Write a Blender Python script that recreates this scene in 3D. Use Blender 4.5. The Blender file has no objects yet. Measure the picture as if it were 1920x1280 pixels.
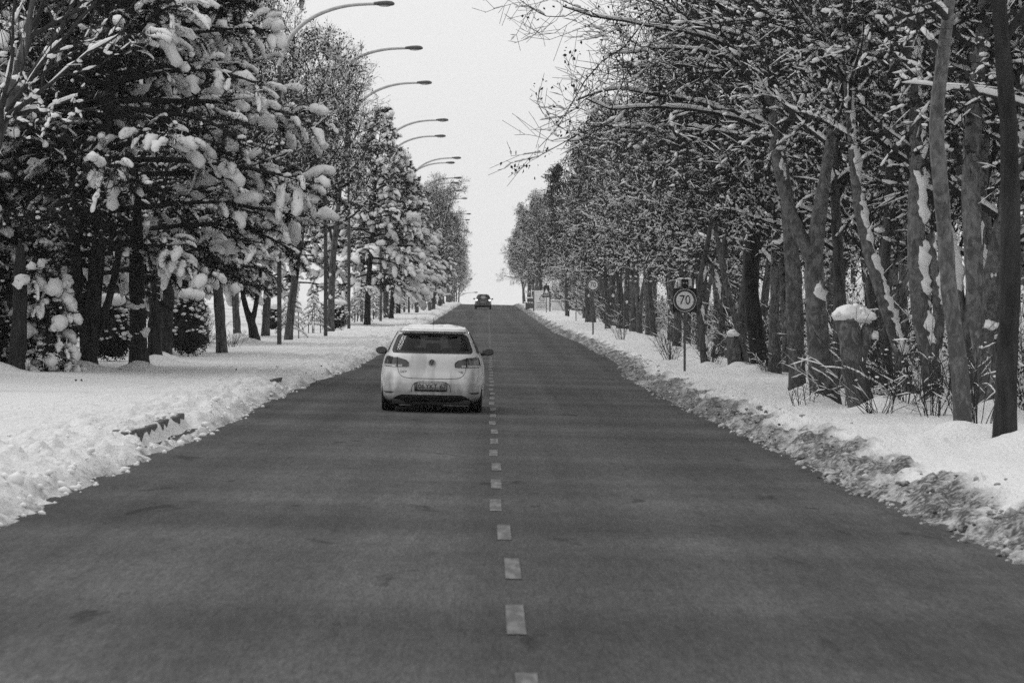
import bpy, bmesh, math
import numpy as np
from mathutils import Matrix, Vector

# ------------------------------------------------------------------ camera, sky, sun, exposure
SC = bpy.context.scene
COL = SC.collection
R = math.radians
F_PX = 5600.0                 # focal length in pixels of the 1920-wide photograph (105 mm)
VX, VY = 915.0, 592.0         # point on the horizon the road axis runs to
CAM_X, CAM_Z = -0.11, 1.68    # the photographer stands on the centre line

cam_data = bpy.data.cameras.new('camera')
cam = bpy.data.objects.new('camera', cam_data)
COL.objects.link(cam)
cam.location = (CAM_X, 0, CAM_Z)
cam.rotation_euler = (R(90), 0, 0)
cam_data.sensor_width = 36.0
cam_data.lens = F_PX / 1920 * 36
cam_data.shift_x = (960 - VX) / 1920
cam_data.shift_y = -(640 - VY) / 1920
cam_data.clip_start = 0.5
cam_data.clip_end = 5000
cam_data.dof.use_dof = True
cam_data.dof.focus_distance = 70.0
cam_data.dof.aperture_fstop = 6.3
SC.camera = cam

world = bpy.data.worlds.new('World')
SC.world = world
world.use_nodes = True
SUN_EL, SUN_AZ = R(48), R(-60)
wn, wl = world.node_tree.nodes, world.node_tree.links
wn.clear()
w_out = wn.new('ShaderNodeOutputWorld')
w_bg = wn.new('ShaderNodeBackground')
w_sky = wn.new('ShaderNodeTexSky')
w_sky.sky_type = 'NISHITA'
w_sky.sun_disc = False
w_sky.sun_elevation = SUN_EL
w_sky.sun_rotation = SUN_AZ
w_sky.air_density = 2.0
w_sky.dust_density = 6.0
w_bw = wn.new('ShaderNodeRGBToBW')
w_ma = wn.new('ShaderNodeMath'); w_ma.operation = 'MULTIPLY_ADD'
w_ma.inputs[1].default_value = 0.12      # clear sky dimmed by an even overcast layer
w_ma.inputs[2].default_value = 8.5
w_bg.inputs['Strength'].default_value = 0.1
wl.new(w_sky.outputs[0], w_bw.inputs[0])
wl.new(w_bw.outputs[0], w_ma.inputs[0])
wl.new(w_ma.outputs[0], w_bg.inputs['Color'])
wl.new(w_bg.outputs[0], w_out.inputs['Surface'])

sun_data = bpy.data.lights.new('sun', 'SUN')
sun_data.energy = 0.9
sun_data.angle = R(25)
sun_data.color = (1, 1, 1)
sun = bpy.data.objects.new('sun', sun_data)
COL.objects.link(sun)
_sd = Vector((math.sin(SUN_AZ) * math.cos(SUN_EL), math.cos(SUN_AZ) * math.cos(SUN_EL), math.sin(SUN_EL)))
sun.rotation_euler = _sd.to_track_quat('Z', 'Y').to_euler()
sun.location = (0, 0, 60)

SC.view_settings.view_transform = 'Standard'
SC.view_settings.look = 'None'
SC.view_settings.exposure = 0.0
SC.view_settings.gamma = 1.0
SC.view_settings.use_curve_mapping = False
SC.render.engine = 'CYCLES'
SC.cycles.max_bounces = 5
SC.cycles.diffuse_bounces = 2
SC.cycles.glossy_bounces = 2
SC.cycles.transmission_bounces = 4
SC.cycles.transparent_max_bounces = 8
SC.cycles.volume_bounces = 0
SC.cycles.use_denoising = False
SC.cycles.denoiser = 'OPENIMAGEDENOISE'
SC.cycles.denoising_prefilter = 'ACCURATE'
SC.cycles.caustics_reflective = False
SC.cycles.caustics_refractive = False

# ------------------------------------------------------------------ helpers
rng = np.random.default_rng(7)
A = lambda *a: np.array(a, dtype=float)
UP = A(0, 0, 1)


def smooth(t):
    t = np.clip(t, 0, 1)
    return t * t * (3 - 2 * t)


def _hash(i, j, k, s):
    h = (i.astype(np.int64) * 374761393 + j.astype(np.int64) * 668265263 + k.astype(np.int64) * 2147483647 + s * 974634777) & 0xffffffff
    h = ((h ^ (h >> 13)) * 1274126177) & 0xffffffff
    h = ((h ^ (h >> 16)) * 2246822519) & 0xffffffff
    return ((h ^ (h >> 15)) & 0xffff) / 32767.5 - 1.0


def vnoise(p, seed=0):
    p = np.asarray(p, dtype=float)
    i = np.floor(p).astype(np.int64)
    f = p - i
    f = f * f * (3 - 2 * f)
    x, y, z = i[..., 0], i[..., 1], i[..., 2]
    fx, fy, fz = f[..., 0], f[..., 1], f[..., 2]
    out = 0
    for dx in (0, 1):
        wx = fx if dx else 1 - fx
        for dy in (0, 1):
            wy = fy if dy else 1 - fy
            for dz in (0, 1):
                wz = fz if dz else 1 - fz
                out = out + wx * wy * wz * _hash(x + dx, y + dy, z + dz, seed)
    return out


def fbm(p, octs=3, seed=0, gain=0.5):
    p = np.asarray(p, dtype=float)
    a, s, o = 1.0, 0, 0
    for k in range(octs):
        o = o + a * vnoise(p * 2 ** k, seed + k * 17)
        s += a
        a *= gain
    return o / s


def n1(t, seed=0, octs=2):
    t = np.asarray(t, dtype=float)
    z = np.zeros_like(t)
    return fbm(np.stack([t, z + 0.37, z + 0.11], -1), octs, seed)


# parts made of bits too small to pick apart in the photograph
STUFF_PARTS = {'needles', 'dry_leaves', 'leaves', 'foliage', 'snow_load', 'snow_cover', 'crown', 'boughs', 'stems', 'snow_cap', 'roof_snow', 'printed_lines'}


class MB:
    """collects verts and faces (several pieces of ONE part) and builds one mesh"""
    def __init__(self):
        self.v, self.q, self.t, self.n = [], [], [], 0

    def add(self, v, q=None, t=None):
        v = np.asarray(v, dtype=float).reshape(-1, 3)
        if q is not None and len(q):
            self.q.append(np.asarray(q, dtype=np.int64) + self.n)
        if t is not None and len(t):
            self.t.append(np.asarray(t, dtype=np.int64) + self.n)
        self.v.append(v)
        self.n += len(v)
        return self

    def arrays(self):
        V = np.concatenate(self.v) if self.v else np.zeros((0, 3))
        Q = np.concatenate(self.q) if self.q else np.zeros((0, 4), dtype=np.int64)
        T = np.concatenate(self.t) if self.t else np.zeros((0, 3), dtype=np.int64)
        return V, Q, T

    def mesh(self, name, mat, sm=True):
        V, Q, T = self.arrays()
        me = bpy.data.meshes.new(name)
        me.vertices.add(len(V))
        me.vertices.foreach_set('co', V.astype(np.float32).ravel())
        nl = len(Q) * 4 + len(T) * 3
        me.loops.add(nl)
        me.loops.foreach_set('vertex_index', np.concatenate([Q.ravel(), T.ravel()]).astype(np.int32))
        me.polygons.add(len(Q) + len(T))
        ls = np.concatenate([np.arange(len(Q)) * 4, len(Q) * 4 + np.arange(len(T)) * 3]).astype(np.int32)
        me.polygons.foreach_set('loop_start', ls)
        if sm:
            me.polygons.foreach_set('use_smooth', np.ones(len(Q) + len(T), dtype=bool))
        me.update(calc_edges=True)
        me.validate()
        if mat is not None:
            me.materials.append(mat)
        return me

    def obj(self, name, mat, parent=None, sm=True):
        o = link(name, self.mesh(name, mat, sm), parent)
        if name in STUFF_PARTS:
            o['kind'] = 'stuff'
        return o


def link(name, me, parent=None):
    o = bpy.data.objects.new(name, me)
    COL.objects.link(o)
    if parent is not None:
        o.parent = parent
    return o


def tag(o, label, cat, group=None):
    o['label'] = label
    o['category'] = cat
    if group:
        o['group'] = group
    return o


def thing(name, label, cat, loc=(0, 0, 0), rz=0.0, group=None):
    o = bpy.data.objects.new(name, None)
    COL.objects.link(o)
    o.empty_display_size = 0.2
    o.location = loc
    o.rotation_euler = (0, 0, rz)
    return tag(o, label, cat, group)


def structure(o, kind='structure'):
    o['kind'] = kind
    return o


def box(mb, x0, x1, y0, y1, z0, z1, bev=0.0):
    c = A((x0 + x1) / 2, (y0 + y1) / 2, (z0 + z1) / 2)
    h = A(x1 - x0, y1 - y0, z1 - z0) / 2
    if bev <= 0:
        s = np.array([[-1, -1, -1], [1, -1, -1], [1, 1, -1], [-1, 1, -1], [-1, -1, 1], [1, -1, 1], [1, 1, 1], [-1, 1, 1]])
        q = [[0, 3, 2, 1], [4, 5, 6, 7], [0, 1, 5, 4], [1, 2, 6, 5], [2, 3, 7, 6], [3, 0, 4, 7]]
        return mb.add(c + s * h, q)
    bm = bmesh.new()
    bmesh.ops.create_cube(bm, size=1.0)
    for v in bm.verts:
        v.co = Vector(c + np.array(v.co) * 2 * h)
    bmesh.ops.bevel(bm, geom=bm.edges[:], offset=bev, segments=2, affect='EDGES', profile=0.6)
    bmesh.ops.triangulate(bm, faces=bm.faces[:])
    bm.verts.index_update()
    mb.add([v.co[:] for v in bm.verts], t=[[v.index for v in f.verts] for f in bm.faces])
    bm.free()
    return mb


def tubes(P, Rr, k=5, squash=None, jitter=0.0, seed=0):
    """P [B,n,3] polylines, Rr [B,n] radii -> verts, quads"""
    P = np.asarray(P, dtype=float)
    Rr = np.asarray(Rr, dtype=float)
    if P.ndim == 2:
        P, Rr = P[None], Rr.reshape(1, -1)
    B, n = P.shape[:2]
    T = np.gradient(P, axis=1)
    T /= np.linalg.norm(T, axis=2, keepdims=True) + 1e-9
    mt = T.mean(1)
    ref = np.where(np.abs(mt[:, 2:3]) < 0.8, UP[None], A(0.3, 1, 0)[None])
    ref = np.repeat(ref[:, None], n, 1)
    N1 = np.cross(T, ref)
    N1 /= np.linalg.norm(N1, axis=2, keepdims=True) + 1e-9
    N2 = np.cross(N1, T)
    a = np.arange(k) / k * 2 * math.pi
    ca, sa = np.cos(a), np.sin(a)
    rad = Rr[:, :, None, None]
    V = P[:, :, None] + rad * (ca[None, None, :, None] * N1[:, :, None] + sa[None, None, :, None] * N2[:, :, None] * (squash or 1.0))
    if jitter:
        V = V + (fbm(V * (0.9 / max(1e-3, float(Rr.mean()))), 2, seed)[..., None] * jitter * rad * (V - P[:, :, None]) / (np.linalg.norm(V - P[:, :, None], axis=3, keepdims=True) + 1e-9))
    idx = np.arange(B * n * k).reshape(B, n, k)
    a0 = idx[:, :-1]
    a1 = idx[:, 1:]
    Q = np.stack([a0, np.roll(a0, -1, 2), np.roll(a1, -1, 2), a1], -1).reshape(-1, 4)
    return V.reshape(-1, 3), Q


def path(points, n):
    """smooth resample of a polyline with columns (x, y, z, r ...)"""
    p = np.asarray(points, dtype=float)
    s = np.concatenate([[0], np.cumsum(np.linalg.norm(np.diff(p[:, :3], axis=0), axis=1))])
    t = np.linspace(0, s[-1], n)
    out = np.stack([np.interp(t, s, p[:, c]) for c in range(p.shape[1])], 1)
    if len(p) > 2:
        w = max(1, n // (len(p) * 2))
        for _ in range(3):
            m = out.copy()
            for j in range(1, n - 1):
                a, b = max(0, j - w), min(n - 1, j + w)
                d = min(j - a, b - j)
                m[j] = out[j - d:j + d + 1].mean(0)
            out = m
    return out


def icosphere(sub):
    bm = bmesh.new()
    bmesh.ops.create_icosphere(bm, subdivisions=sub, radius=1.0)
    bm.verts.index_update()
    v = np.array([w.co[:] for w in bm.verts])
    t = np.array([[w.index for w in f.verts] for f in bm.faces])
    bm.free()
    return v, t


ICO = {1: icosphere(1), 2: icosphere(2), 3: icosphere(3)}


def blobs(mb, C, S, sub=2, rough=0.25, freq=1.6, seed=0, flat=None):
    """lumpy ellipsoids at C [B,3], radii S [B,3]"""
    v, t = ICO[sub]
    C = np.asarray(C, dtype=float)
    S = np.asarray(S, dtype=float)
    B = len(C)
    off = np.arange(B)[:, None, None] * 7.13
    d = fbm(v[None] * freq + off, 2, seed)[..., None]
    V = v[None] * (1 + rough * d)
    if flat is not None:
        V[..., 2] = np.where(V[..., 2] < 0, V[..., 2] * flat, V[..., 2])
    V = C[:, None] + V * S[:, None]
    T = (t[None] + (np.arange(B) * len(v))[:, None, None]).reshape(-1, 3)
    return mb.add(V.reshape(-1, 3), t=T)


def copy_thing(src, loc, rz, scale, label, group):
    r = src.copy()
    COL.objects.link(r)
    r.location = loc
    r.rotation_euler = (0, 0, rz)
    r.scale = (scale, scale, scale)
    r['label'] = label
    if group:
        r['group'] = group
    elif 'group' in r:
        del r['group']
    for ch in list(src.children):
        c = ch.copy()
        COL.objects.link(c)
        c.parent = r
        for g in list(ch.children):
            d = g.copy()
            COL.objects.link(d)
            d.parent = c
    return r


# ------------------------------------------------------------------ materials (the photograph is monochrome: greys only)
def gmat(name, v, rough=0.85, var=0.15, scale=6.0, detail=4.0, bump=0.0, bscale=40.0, spec=0.3, coat=0.0, stretch=(1, 1, 1), v2=None, ramp=(0.42, 0.58), metal=0.0, emit=0.0, foot=0.0):
    m = bpy.data.materials.new(name)
    m.use_nodes = True
    nt = m.node_tree
    N, L = nt.nodes, nt.links
    b = N['Principled BSDF']
    b.inputs['Roughness'].default_value = rough
    b.inputs['Specular IOR Level'].default_value = spec
    b.inputs['Metallic'].default_value = metal
    b.inputs['Coat Weight'].default_value = coat
    b.inputs['Coat Roughness'].default_value = 0.08
    tc = N.new('ShaderNodeTexCoord')
    mp = N.new('ShaderNodeMapping')
    mp.inputs['Scale'].default_value = stretch
    L.new(tc.outputs['Object'], mp.inputs['Vector'])
    nz = N.new('ShaderNodeTexNoise')
    nz.inputs['Scale'].default_value = scale
    nz.inputs['Detail'].default_value = detail
    L.new(mp.outputs[0], nz.inputs['Vector'])
    mr = N.new('ShaderNodeMapRange')
    mr.inputs['From Min'].default_value = 0.3
    mr.inputs['From Max'].default_value = 0.7
    mr.inputs['To Min'].default_value = v * (1 - var)
    mr.inputs['To Max'].default_value = v * (1 + var)
    L.new(nz.outputs['Fac'], mr.inputs['Value'])
    col = mr.outputs['Result']
    if v2 is not None:                      # patches of a second tone (peeling bark and the like)
        n2 = N.new('ShaderNodeTexNoise')
        n2.inputs['Scale'].default_value = scale * 0.55
        n2.inputs['Detail'].default_value = 3.0
        n2.inputs['Distortion'].default_value = 0.8
        L.new(mp.outputs[0], n2.inputs['Vector'])
        r2 = N.new('ShaderNodeMapRange')
        r2.inputs['From Min'].default_value = ramp[0]
        r2.inputs['From Max'].default_value = ramp[1]
        src = n2.outputs['Fac']
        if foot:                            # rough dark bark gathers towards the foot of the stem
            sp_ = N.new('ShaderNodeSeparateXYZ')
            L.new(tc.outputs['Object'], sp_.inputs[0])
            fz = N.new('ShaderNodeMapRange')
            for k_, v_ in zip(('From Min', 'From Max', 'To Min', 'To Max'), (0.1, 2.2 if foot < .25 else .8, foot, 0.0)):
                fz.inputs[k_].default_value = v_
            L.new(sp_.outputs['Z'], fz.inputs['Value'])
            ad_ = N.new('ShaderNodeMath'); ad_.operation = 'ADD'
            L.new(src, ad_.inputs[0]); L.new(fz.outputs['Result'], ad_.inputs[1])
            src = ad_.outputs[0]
        L.new(src, r2.inputs['Value'])
        mx = N.new('ShaderNodeMix')
        mx.data_type = 'FLOAT'
        L.new(r2.outputs['Result'], mx.inputs[0])
        L.new(col, mx.inputs[2])
        mx.inputs[3].default_value = v2
        col = mx.outputs[0]
    L.new(col, b.inputs['Base Color'])
    if bump:
        nb = N.new('ShaderNodeTexNoise')
        nb.inputs['Scale'].default_value = bscale
        nb.inputs['Detail'].default_value = 3.0
        L.new(mp.outputs[0], nb.inputs['Vector'])
        bp = N.new('ShaderNodeBump')
        bp.inputs['Strength'].default_value = bump
        bp.inputs['Distance'].default_value = 0.02
        L.new(nb.outputs['Fac'], bp.inputs['Height'])
        L.new(bp.outputs[0], b.inputs['Normal'])
    if emit:
        b.inputs['Emission Color'].default_value = (1, 1, 1, 1)
        b.inputs['Emission Strength'].default_value = emit
    return m


M = {}
M['snow'] = gmat('fresh_snow', 0.80, rough=0.7, var=0.04, scale=3, bump=0.25, bscale=30, spec=0.2)
M['tree_snow'] = gmat('clinging_snow', 0.82, rough=0.75, var=0.06, scale=7, bump=0.35, bscale=26, spec=0.15)
M['plane_bark'] = gmat('plane_tree_bark', 0.15, rough=0.85, var=0.4, scale=16, v2=0.075, ramp=(0.48, 0.62), bump=0.7, bscale=34, stretch=(1, 1, 0.6), foot=0.16)
M['grey_bark'] = gmat('grey_bark', 0.08, rough=0.9, var=0.6, scale=11, bump=1.0, bscale=22, stretch=(1, 1, 0.25))
M['dark_bark'] = gmat('dark_bark', 0.028, rough=0.95, var=0.6, scale=10, bump=1.0, bscale=26, stretch=(1, 1, 0.22))
M['twig'] = gmat('twig_bark', 0.03, rough=0.9, var=0.4, scale=3)
M['needle'] = gmat('pine_needle', 0.020, rough=0.8, var=0.5, scale=2.5, spec=0.2)
M['dry_leaf'] = gmat('dry_leaf', 0.03, rough=0.8, var=0.6, scale=3, spec=0.2)
M['shrub_leaf'] = gmat('evergreen_leaf', 0.03, rough=0.6, var=0.5, scale=8, spec=0.3)
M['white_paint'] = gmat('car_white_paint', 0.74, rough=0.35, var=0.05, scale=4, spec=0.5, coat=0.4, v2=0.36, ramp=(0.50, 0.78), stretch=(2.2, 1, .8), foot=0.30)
M['dark_paint'] = gmat('car_dark_paint', 0.03, rough=0.3, var=0.1, scale=4, spec=0.5, coat=0.6)
M['plastic'] = gmat('black_plastic', 0.018, rough=0.55, var=0.2, scale=20, spec=0.4)
M['rubber'] = gmat('tyre_rubber', 0.014, rough=0.85, var=0.4, scale=25, spec=0.2)
M['rim'] = gmat('alloy', 0.35, rough=0.4, var=0.1, scale=10, metal=0.8)
M['lamp_lens'] = gmat('smoked_lens', 0.03, rough=0.12, var=0.25, scale=14, spec=0.6, coat=0.5)
M['lamp_clear'] = gmat('clear_lens', 0.42, rough=0.15, var=0.15, scale=30, spec=0.6, coat=0.5)
M['brake_lit'] = gmat('lit_brake_lens', 0.6, rough=0.3, var=0.02, emit=2.2)
M['chrome'] = gmat('chrome', 0.45, rough=0.25, var=0.1, scale=20, metal=0.9)
M['seat'] = gmat('seat_fabric', 0.03, rough=0.9, var=0.2, scale=20)
M['plate'] = gmat('plate_white', 0.34, rough=0.5, var=0.1, scale=12)
M['ink'] = gmat('black_print', 0.012, rough=0.6, var=0.1)
M['sign_white'] = gmat('sign_white', 0.82, rough=0.45, var=0.06, scale=9)
M['sign_rim'] = gmat('sign_rim', 0.10, rough=0.45, var=0.12, scale=9)
M['sign_black'] = gmat('sign_black', 0.012, rough=0.5, var=0.2, scale=9)
M['steel'] = gmat('galvanised_steel', 0.11, rough=0.55, var=0.25, scale=12, metal=0.3)
M['lamp_arm'] = gmat('lamp_arm_steel', 0.5, rough=0.5, var=0.15, scale=3, metal=0.2)
M['lamp_pole'] = gmat('lamp_pole_steel', 0.07, rough=0.6, var=0.3, scale=2, metal=0.2)
M['lamp_head'] = gmat('lamp_head_cast', 0.10, rough=0.5, var=0.15, scale=6)
M['render_wall'] = gmat('painted_render', 0.72, rough=0.85, var=0.12, scale=2)
M['masonry'] = gmat('dark_masonry', 0.10, rough=0.9, var=0.4, scale=8, bump=0.6)
M['concrete'] = gmat('concrete', 0.2, rough=0.9, var=0.2, scale=4)
M['kerb'] = gmat('kerb_stone', 0.10, rough=0.9, var=0.35, scale=14, bump=0.5)
M['tower_light'] = gmat('tower_light_render', 0.45, rough=0.9, var=0.08, scale=0.2)
M['tower_dark'] = gmat('tower_dark_band', 0.10, rough=0.8, var=0.15, scale=0.4)
M['stake'] = gmat('wooden_stake', 0.16, rough=0.9, var=0.3, scale=6)
M['hut_bin'] = gmat('bin_plastic', 0.12, rough=0.6, var=0.2, scale=9)


def mk_glass():
    m = bpy.data.materials.new('tinted_glass')
    m.use_nodes = True
    N, L = m.node_tree.nodes, m.node_tree.links
    N.clear()
    o = N.new('ShaderNodeOutputMaterial')
    tr = N.new('ShaderNodeBsdfTransparent')
    gl = N.new('ShaderNodeBsdfGlossy')
    gl.inputs['Roughness'].default_value = 0.05
    tc = N.new('ShaderNodeTexCoord')
    nz = N.new('ShaderNodeTexNoise')
    nz.inputs['Scale'].default_value = 9
    L.new(tc.outputs['Object'], nz.inputs['Vector'])
    mr = N.new('ShaderNodeMapRange')
    mr.inputs['To Min'].default_value = 0.42
    mr.inputs['To Max'].default_value = 0.62
    L.new(nz.outputs['Fac'], mr.inputs['Value'])
    L.new(mr.outputs[0], tr.inputs['Color'])
    fr = N.new('ShaderNodeFresnel')
    fr.inputs['IOR'].default_value = 1.45
    mx = N.new('ShaderNodeMixShader')
    L.new(fr.outputs[0], mx.inputs[0])
    L.new(tr.outputs[0], mx.inputs[1])
    L.new(gl.outputs[0], mx.inputs[2])
    L.new(mx.outputs[0], o.inputs['Surface'])
    return m


M['glass'] = mk_glass()


def mk_ground_snow():
    """snow with a per-vertex amount of road dirt (slush thrown up by the plough)"""
    m = bpy.data.materials.new('verge_snow')
    m.use_nodes = True
    N, L = m.node_tree.nodes, m.node_tree.links
    b = N['Principled BSDF']
    b.inputs['Roughness'].default_value = 0.75
    b.inputs['Specular IOR Level'].default_value = 0.2
    at = N.new('ShaderNodeAttribute')
    at.attribute_name = 'dirt'
    tc = N.new('ShaderNodeTexCoord')
    nz = N.new('ShaderNodeTexNoise')
    nz.inputs['Scale'].default_value = 22
    nz.inputs['Detail'].default_value = 6
    L.new(tc.outputs['Object'], nz.inputs['Vector'])
    ad = N.new('ShaderNodeMath'); ad.operation = 'MULTIPLY_ADD'
    L.new(nz.outputs['Fac'], ad.inputs[0])
    ad.inputs[1].default_value = 2.4
    ad.inputs[2].default_value = -1.2
    ml = N.new('ShaderNodeMath'); ml.operation = 'MULTIPLY'
    L.new(ad.outputs[0], ml.inputs[0])
    L.new(at.outputs['Fac'], ml.inputs[1])
    sm = N.new('ShaderNodeMath'); sm.operation = 'ADD'; sm.use_clamp = True
    L.new(at.outputs['Fac'], sm.inputs[0])
    L.new(ml.outputs[0], sm.inputs[1])
    mr = N.new('ShaderNodeMapRange')
    mr.inputs['To Min'].default_value = 0.76
    mr.inputs['To Max'].default_value = 0.07
    L.new(sm.outputs[0], mr.inputs['Value'])
    L.new(mr.outputs[0], b.inputs['Base Color'])
    bp = N.new('ShaderNodeBump')
    bp.inputs['Strength'].default_value = 1.0
    bp.inputs['Distance'].default_value = 0.07
    nb = N.new('ShaderNodeTexNoise')
    nb.inputs['Scale'].default_value = 17
    nb.inputs['Detail'].default_value = 5
    L.new(tc.outputs['Object'], nb.inputs['Vector'])
    L.new(nb.outputs['Fac'], bp.inputs['Height'])
    L.new(bp.outputs[0], b.inputs['Normal'])
    return m


def mk_asphalt():
    m = bpy.data.materials.new('asphalt')
    m.use_nodes = True
    N, L = m.node_tree.nodes, m.node_tree.links
    b = N['Principled BSDF']
    b.inputs['Roughness'].default_value = 0.85
    b.inputs['Specular IOR Level'].default_value = 0.16
    tc = N.new('ShaderNodeTexCoord')
    sep = N.new('ShaderNodeSeparateXYZ')
    L.new(tc.outputs['Object'], sep.inputs[0])

    def noise(scale, detail, stretch=(1, 1, 1), dist=0.0, rgh=0.5):
        mp = N.new('ShaderNodeMapping')
        mp.inputs['Scale'].default_value = stretch
        L.new(tc.outputs['Object'], mp.inputs['Vector'])
        n = N.new('ShaderNodeTexNoise')
        n.inputs['Scale'].default_value = scale
        n.inputs['Detail'].default_value = detail
        n.inputs['Distortion'].default_value = dist
        n.inputs['Roughness'].default_value = rgh
        L.new(mp.outputs[0], n.inputs['Vector'])
        return n.outputs['Fac']

    def rng_(x, a, c, lo, hi):
        r = N.new('ShaderNodeMapRange')
        for k, v in zip(('From Min', 'From Max', 'To Min', 'To Max'), (a, c, lo, hi)):
            r.inputs[k].default_value = v
        L.new(x, r.inputs['Value'])
        return r.outputs['Result']

    def mul(x, y):
        q = N.new('ShaderNodeMath'); q.operation = 'MULTIPLY'
        L.new(x, q.inputs[0]); L.new(y, q.inputs[1])
        return q.outputs[0]
    grain = mul(rng_(noise(90, 2), 0.25, 0.75, 0.043, 0.086), mul(rng_(noise(1.0, 3, (55, 5.5, 1), 0.0, 0.7), 0.3, 0.7, 0.62, 1.38), rng_(noise(1.0, 3, (22, 1.5, 1), 0.0, 0.7), 0.3, 0.7, 0.80, 1.20)))
    blot = rng_(noise(0.55, 5, (1, 0.35, 1)), 0.3, 0.7, 0.86, 1.14)
    band = rng_(noise(0.35, 5, (0.10, 1, 1)), 0.36, 0.64, 0.76, 1.24)     # salt and damp drawn across the carriageway
    lane = rng_(noise(1.0, 3, (1.1, 0.012, 1)), 0.34, 0.66, 0.72, 1.26)       # wheel tracks along it
    stain = rng_(noise(1.3, 4, (1.5, 0.40, 1), 0.6), 0.65, 0.70, 1.0, 0.48)
    mott = rng_(noise(1.0, 4, (8, 1.6, 1)), 0.3, 0.7, 0.88, 1.12)
    c = mul(mul(mul(grain, blot), mul(band, lane)), mul(stain, mott))
    L.new(c, b.inputs['Base Color'])
    bp = N.new('ShaderNodeBump')
    bp.inputs['Strength'].default_value = 0.6
    bp.inputs['Distance'].default_value = 0.006
    L.new(noise(140, 2), bp.inputs['Height'])
    L.new(bp.outputs[0], b.inputs['Normal'])
    return m


def mk_marking():
    m = bpy.data.materials.new('worn_road_paint')
    m.use_nodes = True
    N, L = m.node_tree.nodes, m.node_tree.links
    b = N['Principled BSDF']
    b.inputs['Roughness'].default_value = 0.7
    geo = N.new('ShaderNodeNewGeometry')
    nz = N.new('ShaderNodeTexNoise')
    nz.inputs['Scale'].default_value = 1
    nz.inputs['Detail'].default_value = 5
    mp = N.new('ShaderNodeMapping')
    mp.inputs['Scale'].default_value = (14, 2.4, 1)
    L.new(geo.outputs['Position'], mp.inputs['Vector'])
    L.new(mp.outputs[0], nz.inputs['Vector'])
    mr = N.new('ShaderNodeMapRange')
    for k, v in zip(('From Min', 'From Max', 'To Min', 'To Max'), (0.44, 0.62, 0.055, 0.14)):
        mr.inputs[k].default_value = v
    L.new(nz.outputs['Fac'], mr.inputs['Value'])
    L.new(mr.outputs[0], b.inputs['Base Color'])
    return m


M['ground'] = mk_ground_snow()
M['asphalt'] = mk_asphalt()
M['marking'] = mk_marking()


# ------------------------------------------------------------------ terrain
def softplus(t):
    return np.where(t > 30, t, np.log1p(np.exp(np.minimum(t, 30))))


def prof(y):
    """long profile of the road: level, then a steady climb to a crest"""
    y = np.asarray(y, dtype=float)
    return 0.0098 * 18 * softplus((y - 84) / 18) - 0.036 * 14 * softplus((y - 452) / 14)


def road_z(x, y):
    return prof(y) - 0.02 * np.asarray(x, dtype=float)


def edge_l(y):
    y = np.asarray(y, dtype=float)
    return -3.86 + 0.12 * smooth((30 - y) / 12) + 0.10 * n1(y * 0.35, 3) + 0.07 * n1(y * 1.7, 4) - 0.25 * smooth((y - 42) / 15) * smooth((85 - y) / 20)


def edge_r(y):
    y = np.asarray(y, dtype=float)
    return 3.54 + 0.16 * smooth((30 - y) / 12) + 0.12 * n1(y * 0.3, 5) + 0.07 * n1(y * 1.5, 6) + 0.55 * smooth((y - 78) / 20) * smooth((170 - y) / 40)


KERB_GAPS = ((35.0, 42.0), (62, 64.9), (77, 77.9))
MOUNDS = []      # (x, y, radius, height) of drifts round trunks


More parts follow.
